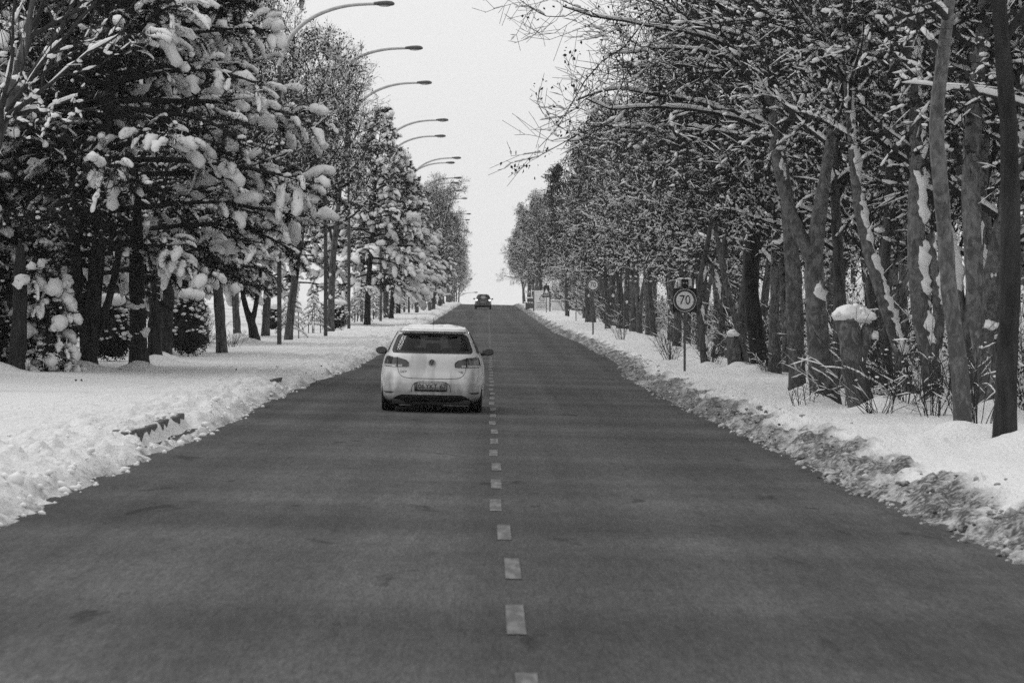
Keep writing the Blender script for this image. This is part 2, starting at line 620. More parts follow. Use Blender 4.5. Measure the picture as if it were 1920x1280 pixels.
def ground_z(x, y, rough=True):
    x = np.asarray(x, dtype=float)
    y = np.asarray(y, dtype=float)
    el, er = edge_l(y), edge_r(y)
    dl, dr = el - x, x - er               # distance outside the carriageway
    xb = np.clip(x, -6, 6)
    z = prof(y) - 0.02 * xb
    p = np.stack([x, y, np.zeros_like(x)], -1)
    # left bank: low plough ridge then a wide even verge
    hl = 0.17 * smooth(dl / 0.35) + 0.07 * smooth((dl - 0.3) / 0.5) * (1 - 0.6 * smooth((dl - 0.9) / 1.2)) + 0.05 * smooth((dl - 1.5) / 2)
    hr = (0.12 * smooth(dr / 0.4) + 0.13 * smooth((dr - 0.3) / 0.7)) * (1 + .35 * n1(y * .45, 15)) 
    gap = np.zeros_like(y)
    for a, b in KERB_GAPS:                # snow fallen away from the kerb face
        gap = np.maximum(gap, smooth((y - a + .3) / .5) * smooth((b + .3 - y) / .5))
    gap = gap * smooth((dl - .12) / .15) * smooth((.52 - dl) / .14)
    hl = hl - .19 * gap
    h = np.where(dl > 0, hl, np.where(dr > 0, hr, -0.06))
    soft = fbm(p * A(0.28, 0.16, 1), 2, 11) * 0.07
    out = np.maximum(dl, dr)
    h = h + np.where(out > 0, soft * smooth((out - 0.8) / 2), 0)
    if rough:
        al = (1 - .75 * gap) * smooth((dl + 0.02) / 0.15) * (0.055 * (1 - smooth((dl - 1.2) / 0.8)) + 0.06 * (1 - smooth((dl - 2.6) / 1.6)) + 0.004)
        ar = smooth((dr + 0.02) / 0.15) * (0.085 * (1 - smooth((dr - 0.7) / 0.4)) + 0.03 * (1 - smooth((dr - 2.0) / 1.2)) + 0.006)
        lump = .8 * fbm(p * A(9.0, 3.6, 1), 2, 21, 0.55) + .6 * fbm(p * A(2.6, 1.3, 1), 2, 25)
        h = h + np.where(dl > 0, al, np.where(dr > 0, ar, 0)) * lump
    # drifts at trunk feet
    for k_, (mx, my, mr_, mh) in enumerate(MOUNDS):
        mx, my = mx + .28 * math.sin(k_ * 2.7 + 1), my - .55
        d2 = ((x - mx) ** 2 + ((y - my) * 0.6) ** 2) / (mr_ * mr_)
        h = h + mh * np.exp(-d2 * 2.2)
    # land falls a little, then climbs behind the right-hand trees; level park on the left
    h = h - 0.25 * smooth((x - 7) / 2.5) + 0.17 * np.maximum(0, x - 9.5) * smooth((x - 9.5) / 3) * np.minimum(1, 26 / np.maximum(x, 1))
    h = h + 0.02 * np.maximum(0, -x - 14)
    return z + h


def build_ground():
    ys = np.concatenate([np.linspace(-40, 6.5, 24)[:-1], np.geomspace(6.5, 520, 560), np.linspace(540, 1150, 20)])
    xs = np.concatenate([
        -np.geomspace(400, 14, 26), np.linspace(-13, -7.4, 26), np.linspace(-7.2, -5.3, 26), np.linspace(-5.25, -3.4, 46),
        np.linspace(-3.2, 3.0, 5), np.linspace(3.15, 5.3, 52), np.linspace(5.36, 7.6, 26), np.linspace(7.8, 14, 22), np.geomspace(14.5, 400, 26)])
    X, Y = np.meshgrid(xs, ys)
    Z = ground_z(X, Y)
    V = np.stack([X, Y, Z], -1).reshape(-1, 3)
    nx, ny = len(xs), len(ys)
    i = np.arange(nx * ny).reshape(ny, nx)
    Q = np.stack([i[:-1, :-1], i[:-1, 1:], i[1:, 1:], i[1:, :-1]], -1).reshape(-1, 4)
    o = MB().add(V, Q).obj('snow_ground', M['ground'])
    structure(o)
    el, er = edge_l(Y), edge_r(Y)
    dl, dr = el - X, X - er
    p = np.stack([X, Y, Z * 0], -1)
    n = fbm(p * A(2.2, 1.0, 1), 3, 31)
    nf = fbm(p * A(9, 5, 1), 3, 37)
    d_r = np.clip(1.0 - smooth((dr - 0.42 - 0.40 * n) / 0.45), 0, 1) * (0.82 + 0.3 * n + 0.6 * nf)
    d_l = np.clip(1.0 - smooth((dl - 0.05) / 0.25), 0, 1) * (0.35 + 0.5 * nf) + np.clip(1 - smooth((dl - 1.0) / 2.2), 0, 1) * np.clip(0.04 + 0.28 * nf, 0, 1)
    dirt = np.clip(np.where(dr > -0.3, d_r, d_l), 0, 1)
    at = o.data.attributes.new('dirt', 'FLOAT', 'POINT')
    at.data.foreach_set('value', dirt.astype(np.float32).ravel())
    return o


def build_road():
    ys = np.concatenate([np.linspace(-40, 6, 16)[:-1], np.geomspace(6, 620, 320)])
    xs = np.linspace(-4.9, 5.0, 12)
    X, Y = np.meshgrid(xs, ys)
    Z = road_z(X, Y)
    nx, ny = len(xs), len(ys)
    i = np.arange(nx * ny).reshape(ny, nx)
    Q = np.stack([i[:-1, :-1], i[:-1, 1:], i[1:, 1:], i[1:, :-1]], -1).reshape(-1, 4)
    o = MB().add(np.stack([X, Y, Z], -1).reshape(-1, 3), Q).obj('road', M['asphalt'])
    structure(o)
    # centre-line dashes, one piece each
    PER, LEN = 3.3, 1.6
    mb = MB()
    gx, gy = np.linspace(-0.052, 0.052, 4), np.linspace(-LEN / 2, LEN / 2, 7)
    GX, GY = np.meshgrid(gx, gy)
    j = np.arange(28).reshape(7, 4)
    mb.add(np.stack([GX, GY, GX * 0], -1).reshape(-1, 3), np.stack([j[:-1, :-1], j[:-1, 1:], j[1:, 1:], j[1:, :-1]], -1).reshape(-1, 4))
    me = mb.mesh('lane_dash', M['marking'])
    y0 = 16.5 - PER * 5
    for k in range(135):
        yc = y0 + PER * k
        if yc > 445:
            break
        d = link('lane_dash', me, o)
        sl = float(prof(yc + 0.5) - prof(yc - 0.5))
        d.location = (-0.03 + 0.085 * float(smooth((26 - yc) / 7)) + 0.015 * math.sin(k * 2.1), yc, float(road_z(0, yc)) + 0.005)
        d.rotation_euler = (math.atan(sl), math.atan(0.02), 0)
    # pale transverse strips across the carriageway by the bump sign
    for yc, w in ((331, 1.2), (248, 0.7), (186, 0.8)):
        mb = MB()
        gx = np.linspace(-4.3, 4.3, 16)
        GX, GY = np.meshgrid(gx, np.array([-w / 2, w / 2]))
        GY = GY + yc + 0.12 * n1(GX * 1.3, int(yc))
        j = np.arange(32).reshape(2, 16)
        mb.add(np.stack([GX, GY, road_z(GX, GY) + 0.006], -1).reshape(-1, 3), np.stack([j[:-1, :-1], j[:-1, 1:], j[1:, 1:], j[1:, :-1]], -1).reshape(-1, 4))
        mb.obj('transverse_strip', M['marking'], o)
    return o


def px(x, y, D):
    """world point seen at photo pixel (x, y) standing D*F_PX metres ahead"""
    return A((x - VX) * D + CAM_X, F_PX * D, CAM_Z - (y - VY) * D)


def stand(x, d):
    """ground point at lateral x, distance d"""
    return (float(x), float(d), float(ground_z(x, d, False)))

# ------------------------------------------------------------------ cars
class Shell:
    """car body as a stack of rounded plan outlines; gives rear / side / front surface points"""
    def __init__(self, rows, n=4.6):
        self.r = np.array(rows, dtype=float)      # z, half width, rear y, front y
        self.n = n

    def at(self, z):
        z = np.asarray(z, dtype=float)
        return [np.interp(z, self.r[:, 0], self.r[:, c]) for c in (1, 2, 3)]

    def rear(self, x, z, end=0):
        w, a, b = self.at(z)
        c, l = (a + b) / 2, (b - a) / 2
        u = np.clip(np.abs(x) / w, 0, 0.999)
        d = l * (1 - u ** self.n) ** (1 / self.n)
        return c - d if end == 0 else c + d

    def side(self, y, z):
        w, a, b = self.at(z)
        c, l = (a + b) / 2, (b - a) / 2
        u = np.clip(np.abs(y - c) / l, 0, 0.999)
        return w * (1 - u ** self.n) ** (1 / self.n)

    def mesh(self, zs, holes, na=160):
        zs = np.asarray(zs)
        th = np.linspace(0, 2 * math.pi, na, endpoint=False)
        w, a, b = self.at(zs)
        c, l = (a + b) / 2, (b - a) / 2
        cs, sn = np.cos(th), np.sin(th)
        X = w[:, None] * np.sign(cs) * np.abs(cs) ** (2 / self.n)
        Y = c[:, None] + l[:, None] * np.sign(sn) * np.abs(sn) ** (2 / self.n)
        V = np.stack([X, Y, np.repeat(zs[:, None], na, 1)], -1)
        nz = len(zs)
        i = np.arange(nz * na).reshape(nz, na)
        Q = np.stack([i[:-1], np.roll(i[:-1], -1, 1), np.roll(i[1:], -1, 1), i[1:]], -1).reshape(-1, 4)
        Vf = V.reshape(-1, 3)
        cen = Vf[Q].mean(1)
        keep = ~holes(cen, c.mean())
        mb = MB().add(Vf, Q[keep])
        for ring, zz, fl in ((i[-1], zs[-1], 1), (i[0], zs[0], -1)):
            t = np.stack([np.full(na, 0), np.arange(1, na + 1), np.roll(np.arange(1, na + 1), -1)], -1)
            cc = Vf[ring].mean(0)
            mb.add(np.concatenate([[cc], Vf[ring]]), t=t if fl > 0 else t[:, ::-1])
        return mb


def patch(surf, zs, lo, hi, off=0.004, nu=14, sign=-1, axis='y', inner=None):
    """piece lying on a body surface: for each height z it runs from lo(z) to hi(z); it stands `off` proud and has a rim"""
    zs = np.asarray(zs, dtype=float)
    l = np.array([lo(z) for z in zs])
    h = np.array([hi(z) for z in zs])
    t = np.linspace(0, 1, nu)
    U = l[:, None] * (1 - t) + h[:, None] * t
    Z = np.repeat(zs[:, None], nu, 1)
    S = surf(U, Z)
    nz = len(zs)

    def lay(o):
        if axis == 'y':
            return np.stack([U, S + sign * o, Z], -1).reshape(-1, 3)
        return np.stack([S + sign * o, U, Z], -1).reshape(-1, 3)
    i = np.arange(nz * nu).reshape(nz, nu)
    Q = np.stack([i[:-1, :-1], i[:-1, 1:], i[1:, 1:], i[1:, :-1]], -1).reshape(-1, 4)
    rim = np.concatenate([i[0, :], i[1:, -1], i[-1, ::-1][1:], i[::-1, 0][1:-1]])
    m = nz * nu
    V = np.concatenate([lay(off), lay(-0.012)])
    rq = np.stack([rim, np.roll(rim, -1), np.roll(rim, -1) + m, rim + m], -1)
    mb = MB().add(V, np.concatenate([Q, rq]))
    if inner is not None:            # drop the inside of the sheet: leaves a border band
        pass
    return mb


def text_mesh(txt, size, mat, depth=0.003):
    cu = bpy.data.curves.new('lettering', 'FONT')
    cu.body = txt
    cu.size = size
    cu.extrude = depth
    cu.align_x = 'CENTER'
    cu.align_y = 'CENTER'
    cu.resolution_u = 3
    o = bpy.data.objects.new('lettering', cu)
    COL.objects.link(o)
    bpy.context.view_layer.update()
    me = bpy.data.meshes.new_from_object(o.evaluated_get(bpy.context.evaluated_depsgraph_get()))
    bpy.data.objects.remove(o)
    bpy.data.curves.remove(cu)
    me.materials.clear()
    me.materials.append(mat)
    return me


def interp_fn(pts):
    p = np.array(pts, dtype=float)
    return lambda z: float(np.interp(z, p[:, 0], p[:, 1]))


def wheel(parent, x, y, rad, wid):
    n, prof_ = 28, [(0.60, 0.40), (0.80, 0.46), (0.94, 0.5), (1.0, 0.40), (1.0, 0.14), (0.985, 0.12), (0.985, -0.12), (1.0, -0.14), (1.0, -0.40), (0.94, -0.5), (0.80, -0.46), (0.60, -0.40)]
    a = np.arange(n) / n * 2 * math.pi
    V = np.array([[(x + w * wid, y + rad * r * math.cos(t), rad + rad * r * math.sin(t)) for t in a] for r, w in prof_]).reshape(-1, 3)
    k = len(prof_)
    i = np.arange(k * n).reshape(k, n)
    Q = np.stack([i[:-1], np.roll(i[:-1], -1, 1), np.roll(i[1:], -1, 1), i[1:]], -1).reshape(-1, 4)
    w_ = thing_part('wheel', parent)
    MB().add(V, Q).obj('tyre', M['rubber'], w_)
    mb = MB()
    s = 1 if x > 0 else -1
    for kk in range(5):
        t = kk / 5 * 2 * math.pi
        d = A(0, math.cos(t), math.sin(t))
        c = A(x + s * wid * 0.36, y, rad)
        P = np.stack([c + d * 0.02, c + d * rad * 0.6])
        v, q = tubes(P, A(0.035, 0.028), 6)
        mb.add(v, q)
    ring = np.stack([A(x + s * wid * 0.36, y + rad * 0.6 * math.cos(t), rad + rad * 0.6 * math.sin(t)) for t in np.linspace(0, 2 * math.pi, 25)])
    v, q = tubes(ring, np.full(25, 0.015), 6)
    mb.add(v, q)
    mb.obj('rim', M['rim'], w_)


def thing_part(name, parent):
    o = bpy.data.objects.new(name, None)
    COL.objects.link(o)
    o.empty_display_size = 0.1
    o.parent = parent
    return o


def line_on(surf, pts, r, off=0.001, n=40):
    p = path([(a, 0, b, 0) for a, b in pts], n)
    P = np.stack([p[:, 0], surf(p[:, 0], p[:, 2]) - off, p[:, 2]], -1)
    return tubes(P, np.full(n, r), 5)


def build_car(car, S, zs, g, paint, scale_part=1.0):
    """body with real window openings; g holds window limits"""
    zb, zt, hb, ht = g['rear_win']
    szb, szt = g['side_z']

    def holes(c, yc):
        x, y, z = np.abs(c[:, 0]), c[:, 1], c[:, 2]
        hw = np.interp(z, [zb, zt], [hb, ht])
        rear = (z > zb + .03) & (z < zt - .03) & (x < hw - .04) & (y < yc)
        front = (z > zb + .03) & (z < zt - .01) & (x < hw - .02) & (y > yc)
        s0, s1 = g['side_y']
        ins = (z > szb + .02) & (z < szt - .02) & (y > np.interp(z, [szb, szt], [s0[0], s0[1]]) + .06) & (y < np.interp(z, [szb, szt], [s1[0], s1[1]]) - .06) & (x > S.at(z)[0] * 0.9)
        return rear | front | ins
    S.mesh(zs, holes).obj('body', paint, car)
    # glazing
    zz = np.linspace(zb, zt, 12)
    hf = lambda z: float(np.interp(z, [zb, zb + .04, zt - .07, zt - .02, zt], [hb - .03, hb, np.interp(zt - .07, [zb, zt], [hb, ht]), ht - .02, ht - .08]))
    gl = patch(S.rear, zz, lambda z: -hf(z), hf, 0.006, 22)
    rw = gl.obj('rear_window', M['glass'], car)
    # black ceramic border of the rear window: four bands
    bw = g.get('band', 0.045)
    fr = MB()
    for f_lo, f_hi, z0, z1 in ((lambda z: -hf(z), lambda z: -hf(z) + bw * 1.5, zb, zt), (lambda z: hf(z) - bw * 1.5, hf, zb, zt)):
        v, q, t = patch(S.rear, np.linspace(z0, z1, 12), f_lo, f_hi, 0.010, 5).arrays()
        fr.add(v, q)
    for z0, z1 in ((zb, zb + bw), (zt - bw, zt)):
        v, q, t = patch(S.rear, np.linspace(z0, z1, 4), lambda z: -hf(z) + bw * 1.5, lambda z: hf(z) - bw * 1.5, 0.010, 18).arrays()
        fr.add(v, q)
    fr.obj('border', M['plastic'], rw)
    front = patch(lambda u, z: S.rear(u, z, 1), zz, lambda z: -hf(z), hf, 0.006, 22, sign=1)
    front.obj('windscreen', M['glass'], car)
    s0, s1 = g['side_y']
    for s in (1, -1):
        zq = np.linspace(szb, szt, 8)
        sw = patch(lambda u, z: s * S.side(u, z), zq, lambda z: np.interp(z, [szb, szt], s0), lambda z: np.interp(z, [szb, szt], s1), 0.006, 20, sign=s, axis='x')
        sw.obj('side_window', M['glass'], car)
        pl = MB()
        for f in g['pillars']:
            v, q, t = patch(lambda u, z: s * S.side(u, z), zq, lambda z: f - .05 + (z - szb) * -.12, lambda z: f + .05 + (z - szb) * -.12, 0.009, 4, sign=s, axis='x').arrays()
            pl.add(v, q)
        pl.obj('window_pillar', M['plastic'], car)


def seat(parent, x, y, z):
    mb = MB()
    box(mb, x - .24, x + .24, y - .1, y + .1, z - .45, z + .14, .06)
    box(mb, x - .13, x + .13, y - .05, y + .06, z + .18, z + .36, .05)
    for s in (-.06, .06):
        v, q = tubes([[x + s, y, z + .1], [x + s, y, z + .22]], [[.008, .008]], 6)
        mb.add(v, q)
    mb.obj('seat', M['seat'], parent)


def white_hatchback():
    d_ax = 51.2
    X = (808 - VX) / 111.0 + CAM_X
    y0 = d_ax - 0.86
    car = thing('hatchback_car', 'small white hatchback seen from behind, driving away along the wet road', 'car', (X, y0, float(road_z(X, d_ax))))
    car.rotation_euler = (float(prof(y0 + 3) - prof(y0)) / 3, math.atan(0.02), 0)
    S = Shell([(0.16, .76, .16, 3.95), (.20, .84, .08, 4.08), (.27, .882, .03, 4.16), (.38, .893, .005, 4.19), (.50, .897, .0, 4.2), (.60, .895, .015, 4.19), (.70, .884, .05, 4.15), (.78, .872, .055, 4.08),
               (.88, .852, .06, 3.9), (.95, .825, .075, 3.55), (1.0, .79, .10, 3.25), (1.10, .742, .17, 3.0), (1.20, .695, .25, 2.78), (1.30, .640, .335, 2.56), (1.36, .605, .385, 2.42), (1.41, .565, .44, 2.30), (1.445, .50, .52, 2.18), (1.465, .40, .66, 2.02), (1.475, .26, .85, 1.85)])
    zs = np.unique(np.concatenate([np.linspace(.16, .5, 14), np.linspace(.5, 1.0, 22), np.linspace(1.0, 1.36, 16), np.linspace(1.36, 1.475, 12)]))
    build_car(car, S, zs, dict(rear_win=(1.0, 1.335, .69, .585), side_z=(1.0, 1.36), side_y=((.55, .85), (3.1, 2.45)), pillars=(1.0, 1.95)), M['white_paint'])
    # roof spoiler
    zz = np.linspace(1.345, 1.405, 6)
    hw = lambda z: float(np.interp(z, [1.345, 1.36, 1.405], [.54, .575, .545]))
    sp = patch(lambda u, z: S.rear(u, z) + 0.02 - 0.16 * smooth((z - 1.34) / 0.03), zz, lambda z: -hw(z), hw, 0.0, 20)
    v, q, t = sp.arrays()
    # close the top of the spoiler back onto the roof
    u = np.linspace(-.545, .545, 20)
    y1 = S.rear(u, np.full(20, 1.405)) + .02 - .16
    y2 = S.rear(u, np.full(20, 1.43)) + .06
    tv = np.concatenate([np.stack([u, y1, np.full(20, 1.405)], -1), np.stack([u, y2, np.full(20, 1.445)], -1)])
    i = np.arange(40).reshape(2, 20)
    mbs = MB().add(v, q).add(tv, np.stack([i[0, :-1], i[0, 1:], i[1, 1:], i[1, :-1]], -1))
    mbs.obj('roof_spoiler', M['white_paint'], car)
    zz = np.linspace(1.352, 1.368, 3)
    patch(lambda u, z: S.rear(u, z) - .14, zz, lambda z: -.13, lambda z: .13, 0.004, 8).obj('high_brake_light', M['lamp_lens'], car)
    # tail lamps: smoked lens with a pale lower strip, split by the tailgate gap
    top = interp_fn([(-.83, .80), (-.79, .90), (-.75, .945), (-.607, .93), (-.434, .883), (-.40, .862), (-.385, .836)])
    for s in (-1, 1):
        lm = thing_part('tail_lamp', car)
        lo = interp_fn([(.765, .40), (.80, .385), (.84, .388), (.883, .436), (.93, .605), (.946, .74)])
        hi = interp_fn([(.765, .825), (.80, .825), (.88, .805), (.93, .785), (.946, .755)])
        a, b = ((lambda z: -hi(z)), (lambda z: -lo(z))) if s < 0 else (lo, hi)
        patch(S.rear, np.linspace(.765, .946, 12), a, b, 0.014, 16).obj('lens', M['lamp_lens'], lm)
        for (x0, x1) in ((.60, .822), (.50, .575)):
            a, b = ((lambda z: -x1), (lambda z: -x0)) if s < 0 else ((lambda z: x0), (lambda z: x1))
            patch(S.rear, np.linspace(.772, .812, 4), a, b, 0.018, 8).obj('clear_strip', M['lamp_clear'], lm)
        x0, x1 = .583, .592
        a, b = ((lambda z: -x1), (lambda z: -x0)) if s < 0 else ((lambda z: x0), (lambda z: x1))
        patch(S.rear, np.linspace(.767, .93, 6), a, b, 0.018, 3).obj('lamp_gap', M['ink'], lm)
        # reflector low in the bumper
        lo2, hi2 = interp_fn([(.315, .68), (.345, .63)]), interp_fn([(.315, .79), (.345, .83)])
        a, b = ((lambda z: -hi2(z)), (lambda z: -lo2(z))) if s < 0 else (lo2, hi2)
        patch(S.rear, np.linspace(.315, .345, 4), a, b, 0.006, 8).obj('reflector', M['lamp_lens'], car)
        # door mirror
        mr = thing_part('door_mirror', car)
        mb = MB()
        blobs(mb, [(s * .945, 2.62, 1.005)], [(.105, .075, .07)], 2, 0.06, 1, 3)
        v, q = tubes([[s * .76, 2.68, .96], [s * .84, 2.66, .965], [s * .90, 2.63, .975]], [[.035, .03, .03]], 8)
        mb.add(v, q)
        mb.obj('mirror_housing', M['plastic'], mr)
        g = MB()
        th = np.linspace(0, 2 * math.pi, 20, endpoint=False)
        gv = np.stack([s * .948 + .082 * np.cos(th), np.full(20, 2.535), 1.006 + .05 * np.sin(th)], -1)
        g.add(np.concatenate([[gv.mean(0)], gv]), t=np.stack([np.zeros(20, int), np.arange(1, 21), np.roll(np.arange(1, 21), -1)], -1))
        g.obj('mirror_glass', M['lamp_lens'], mr)
    # tailgate seam
    mb = MB()
    v, q = line_on(S.rear, [(-.575, .765), (-.575, .70), (-.56, .63), (-.50, .585), (-.3, .575), (0, .572), (.3, .575), (.50, .585), (.56, .63), (.575, .70), (.575, .765)], .0045, .0, 90)
    mb.add(v, q)
    mb.obj('tailgate_seam', M['ink'], car)
    mb = MB()
    v, q = line_on(S.rear, [(-.335, .345), (-.34, .51), (-.30, .525), (.30, .525), (.33, .51), (.325, .345)], .005, .0, 60)
    mb.add(v, q)
    mb.obj('plate_recess_shade_line', M['ink'], car)  # dark line imitating the shadow gap round the plate; no recess is modelled
    # number plate
    pl = thing_part('number_plate', car)
    yp = float(S.rear(np.array(0.0), np.array(.43))) - .012
    mb = MB()
    box(mb, -.285, .265, yp - .006, yp + .012, .362, .505)
    mb.obj('plate_frame', M['ink'], pl, False)
    mb = MB()
    box(mb, -.232, .253, yp - .010, yp - .0065, .385, .497)
    mb.obj('plate_face', M['plate'], pl, False)
    mb = MB()
    box(mb, -.275, -.236, yp - .010, yp - .0065, .385, .497)
    mb.obj('country_band', M['sign_rim'], pl, False)
    for txt, x in (('06', -.17), ('YKT', .0), ('67', .195)):
        o = link('plate_lettering', text_mesh(txt, .118, M['ink']), pl)
        o.location = (x, yp - .0115, .441)
        o.rotation_euler = (R(90), 0, 0)
        o.scale = (.92, 1, 1)
    # round badge on the tailgate with its two stacked letters
    bd = thing_part('tailgate_badge', car)
    zb, yb = .845, float(S.rear(np.array(0.0), np.array(.845)))
    ring = np.stack([A(.052 * math.cos(t), yb - .012, zb + .052 * math.sin(t)) for t in np.linspace(0, 2 * math.pi, 33)])
    mb = MB()
    v, q = tubes(ring, np.full(33, .007), 6)
    mb.add(v, q)
    for pts in ([(-.022, .045), (0, .006), (.022, .045)], [(-.043, .022), (-.02, -.04), (0, -.004), (.02, -.04), (.043, .022)]):
        P = np.array([(a, yb - .012, zb + b) for a, b in pts])
        v, q = tubes(P, np.full(len(P), .006), 5)
        mb.add(v, q)
    mb.obj('emblem', M['chrome'], bd)
    mb = MB()
    th = np.linspace(0, 2 * math.pi, 24, endpoint=False)
    gv = np.stack([.052 * np.cos(th), np.full(24, yb - .008), zb + .052 * np.sin(th)], -1)
    mb.add(np.concatenate([[gv.mean(0)], gv]), t=np.stack([np.zeros(24, int), np.arange(1, 25), np.roll(np.arange(1, 25), -1)], -1))
    mb.obj('badge_disc', M['lamp_lens'], bd)
    for txt, x in (('GOLF', -.455), ('TSI', .487)):
        o = link('badge_lettering', text_mesh(txt, .06, M['sign_rim']), car)
        o.location = (x, float(S.rear(np.array(x), np.array(.685))) - .004, .685)
        o.rotation_euler = (R(86), 0, 0)
        o.scale = (1.15, .9, 1)
    # black lower bumper, tail pipes, under-body
    hwd = interp_fn([(.165, .69), (.20, .69), (.235, .64), (.27, .58), (.295, .53), (.30, .50)])
    patch(S.rear, np.linspace(.165, .30, 10), lambda z: -hwd(z), hwd, 0.008, 26).obj('lower_bumper', M['plastic'], car)
    for x in (-.43, -.35):
        v, q = tubes([[x, .02, .205], [x, .35, .21]], [[.032, .032]], 12)
        MB().add(v, q).obj('tail_pipe', M['chrome'], car)
    mb = MB()
    box(mb, -.66, .66, .12, 4.0, .13, .22, .02)
    box(mb, -.35, .2, .15, .6, .10, .2, .03)
    mb.obj('underbody', M['plastic'], car)
    v, q = tubes([[0, .78, 1.45], [0, .62, 1.60]], [[.007, .004]], 6)
    MB().add(v, q).obj('roof_aerial', M['plastic'], car)
    for x in (-.742, .742):
        for y in (.86, 3.44):
            wheel(car, x, y, .315, .225)
    for x in (-.37, .37):
        seat(car, x, 1.95, .93)
    for x in (-.45, 0, .45):
        seat(car, x, 1.02, .80)
    mb = MB()
    box(mb, -.12, .12, 2.33, 2.36, 1.255, 1.325, .012)
    mb.obj('interior_mirror', M['seat'], car)
    mb = MB()
    box(mb, -.66, .66, 2.6, 3.05, .8, 1.0, .05)
    mb.obj('dashboard', M['seat'], car)
    v, q = line_on(lambda u, z: S.rear(u, z) - .012, [(-.02, 1.03), (.30, 1.05)], .008, 0, 10)
    MB().add(v, q).obj('rear_wiper', M['plastic'], car)
    # thin crust of snow left on the roof
    g = np.random.default_rng(5)
    C = [(g.uniform(-.30, .30), g.uniform(.75, 1.9), 1.455) for _ in range(26)]
    mb = MB()
    blobs(mb, C, [(g.uniform(.08, .2), g.uniform(.1, .25), g.uniform(.015, .032)) for _ in C], 2, .3, 2, 9)
    mb.obj('roof_snow', M['tree_snow'], car)
    # slush stuck to the flanks
    return car


def dark_suv():
    d = 326.0
    X = (905.5 - VX) * d / F_PX + CAM_X
    car = thing('suv_car', 'dark sport utility car far ahead near the crest, both brake lights lit', 'car', (X, d, float(road_z(X, d + 1))))
    car.rotation_euler = (0.0098, math.atan(.02), 0)
    S = Shell([(0.2, .78, .14, 4.2), (.28, .86, .05, 4.4), (.45, .905, .0, 4.5), (.62, .91, .02, 4.5), (.85, .90, .06, 4.4), (1.0, .88, .09, 4.0), (1.08, .84, .12, 3.5), (1.2, .79, .2, 3.1), (1.4, .70, .33, 2.75), (1.52, .64, .42, 2.5), (1.6, .56, .52, 2.3), (1.64, .4, .7, 2.1)])
    zs = np.unique(np.concatenate([np.linspace(.2, 1.08, 22), np.linspace(1.08, 1.52, 14), np.linspace(1.52, 1.64, 7)]))
    build_car(car, S, zs, dict(rear_win=(1.1, 1.5, .72, .60), side_z=(1.1, 1.52), side_y=((.5, .75), (3.2, 2.6)), pillars=(1.1, 2.1)), M['dark_paint'])
    for s in (-1, 1):
        lo, hi = (lambda z: .62), (lambda z: .83)
        a, b = ((lambda z: -hi(z)), (lambda z: -lo(z))) if s < 0 else (lo, hi)
        patch(S.rear, np.linspace(.93, 1.07, 5), a, b, .02, 8).obj('tail_lamp', M['brake_lit'], car)
        mb = MB()
        blobs(mb, [(s * 1.0, 2.6, 1.12)], [(.11, .08, .09)], 2, .05, 1, 2)
        v, q = tubes([[s * .8, 2.62, 1.06], [s * .98, 2.6, 1.09]], [[.03, .03]], 6)
        mb.add(v, q)
        mb.obj('door_mirror', M['plastic'], car)
        for y in (.85, 3.5):
            wheel(car, s * .79, y, .35, .23)
    patch(S.rear, np.linspace(.22, .42, 5), lambda z: -.7, lambda z: .7, .01, 12).obj('lower_bumper', M['plastic'], car)
    mb = MB()
    box(mb, -.26, .26, .03, .06, .70, .81)
    mb.obj('number_plate', M['plate'], car, False)
    for x in (-.4, .4):
        seat(car, x, 2.0, 1.1)
    mb = MB()
    box(mb, -.7, .7, .2, 4.1, .2, .3, .03)
    mb.obj('underbody', M['plastic'], car)
    C = [(x, y, 1.63) for x in (-.2, .2) for y in (.8, 1.3, 1.8)]
    mb = MB()
    blobs(mb, C, [(.3, .35, .05)] * 6, 2, .25, 2, 4)
    mb.obj('roof_snow', M['tree_snow'], car)


# ------------------------------------------------------------------ street furniture
def disc(mb, r, y, n=48, r0=0.0, cx=0.0, cz=0.0):
    th = np.linspace(0, 2 * math.pi, n, endpoint=False)
    o = np.stack([cx + r * np.cos(th), np.full(n, y), cz + r * np.sin(th)], -1)
    if r0 <= 0:
        mb.add(np.concatenate([[A(cx, y, cz)], o]), t=np.stack([np.zeros(n, int), np.arange(1, n + 1), np.roll(np.arange(1, n + 1), -1)], -1))
    else:
        i_ = np.stack([cx + r0 * np.cos(th), np.full(n, y), cz + r0 * np.sin(th)], -1)
        a = np.arange(n)
        mb.add(np.concatenate([i_, o]), np.stack([a, np.roll(a, -1), np.roll(a, -1) + n, a + n], -1))
    return mb


def plate_disc(mb, r, y0, y1, n=48):
    """solid round plate between y0 (front) and y1"""
    th = np.linspace(0, 2 * math.pi, n, endpoint=False)
    V = np.concatenate([np.stack([r * np.cos(th), np.full(n, y), r * np.sin(th)], -1) for y in (y0, y1)] + [[A(0, y0, 0)], [A(0, y1, 0)]])
    a = np.arange(n)
    b = np.roll(a, -1)
    return mb.add(V, np.stack([a, b, b + n, a + n], -1), np.concatenate([np.stack([np.full(n, 2 * n), a, b], -1), np.stack([np.full(n, 2 * n + 1), b + n, a + n], -1)]))


def pole(z0, z1, r, y=0.06, n=10):
    v, q = tubes([[0, y, z0], [0, y, (z0 + z1) / 2], [0, y, z1]], [[r, r, r]], n)
    return MB().add(v, q)


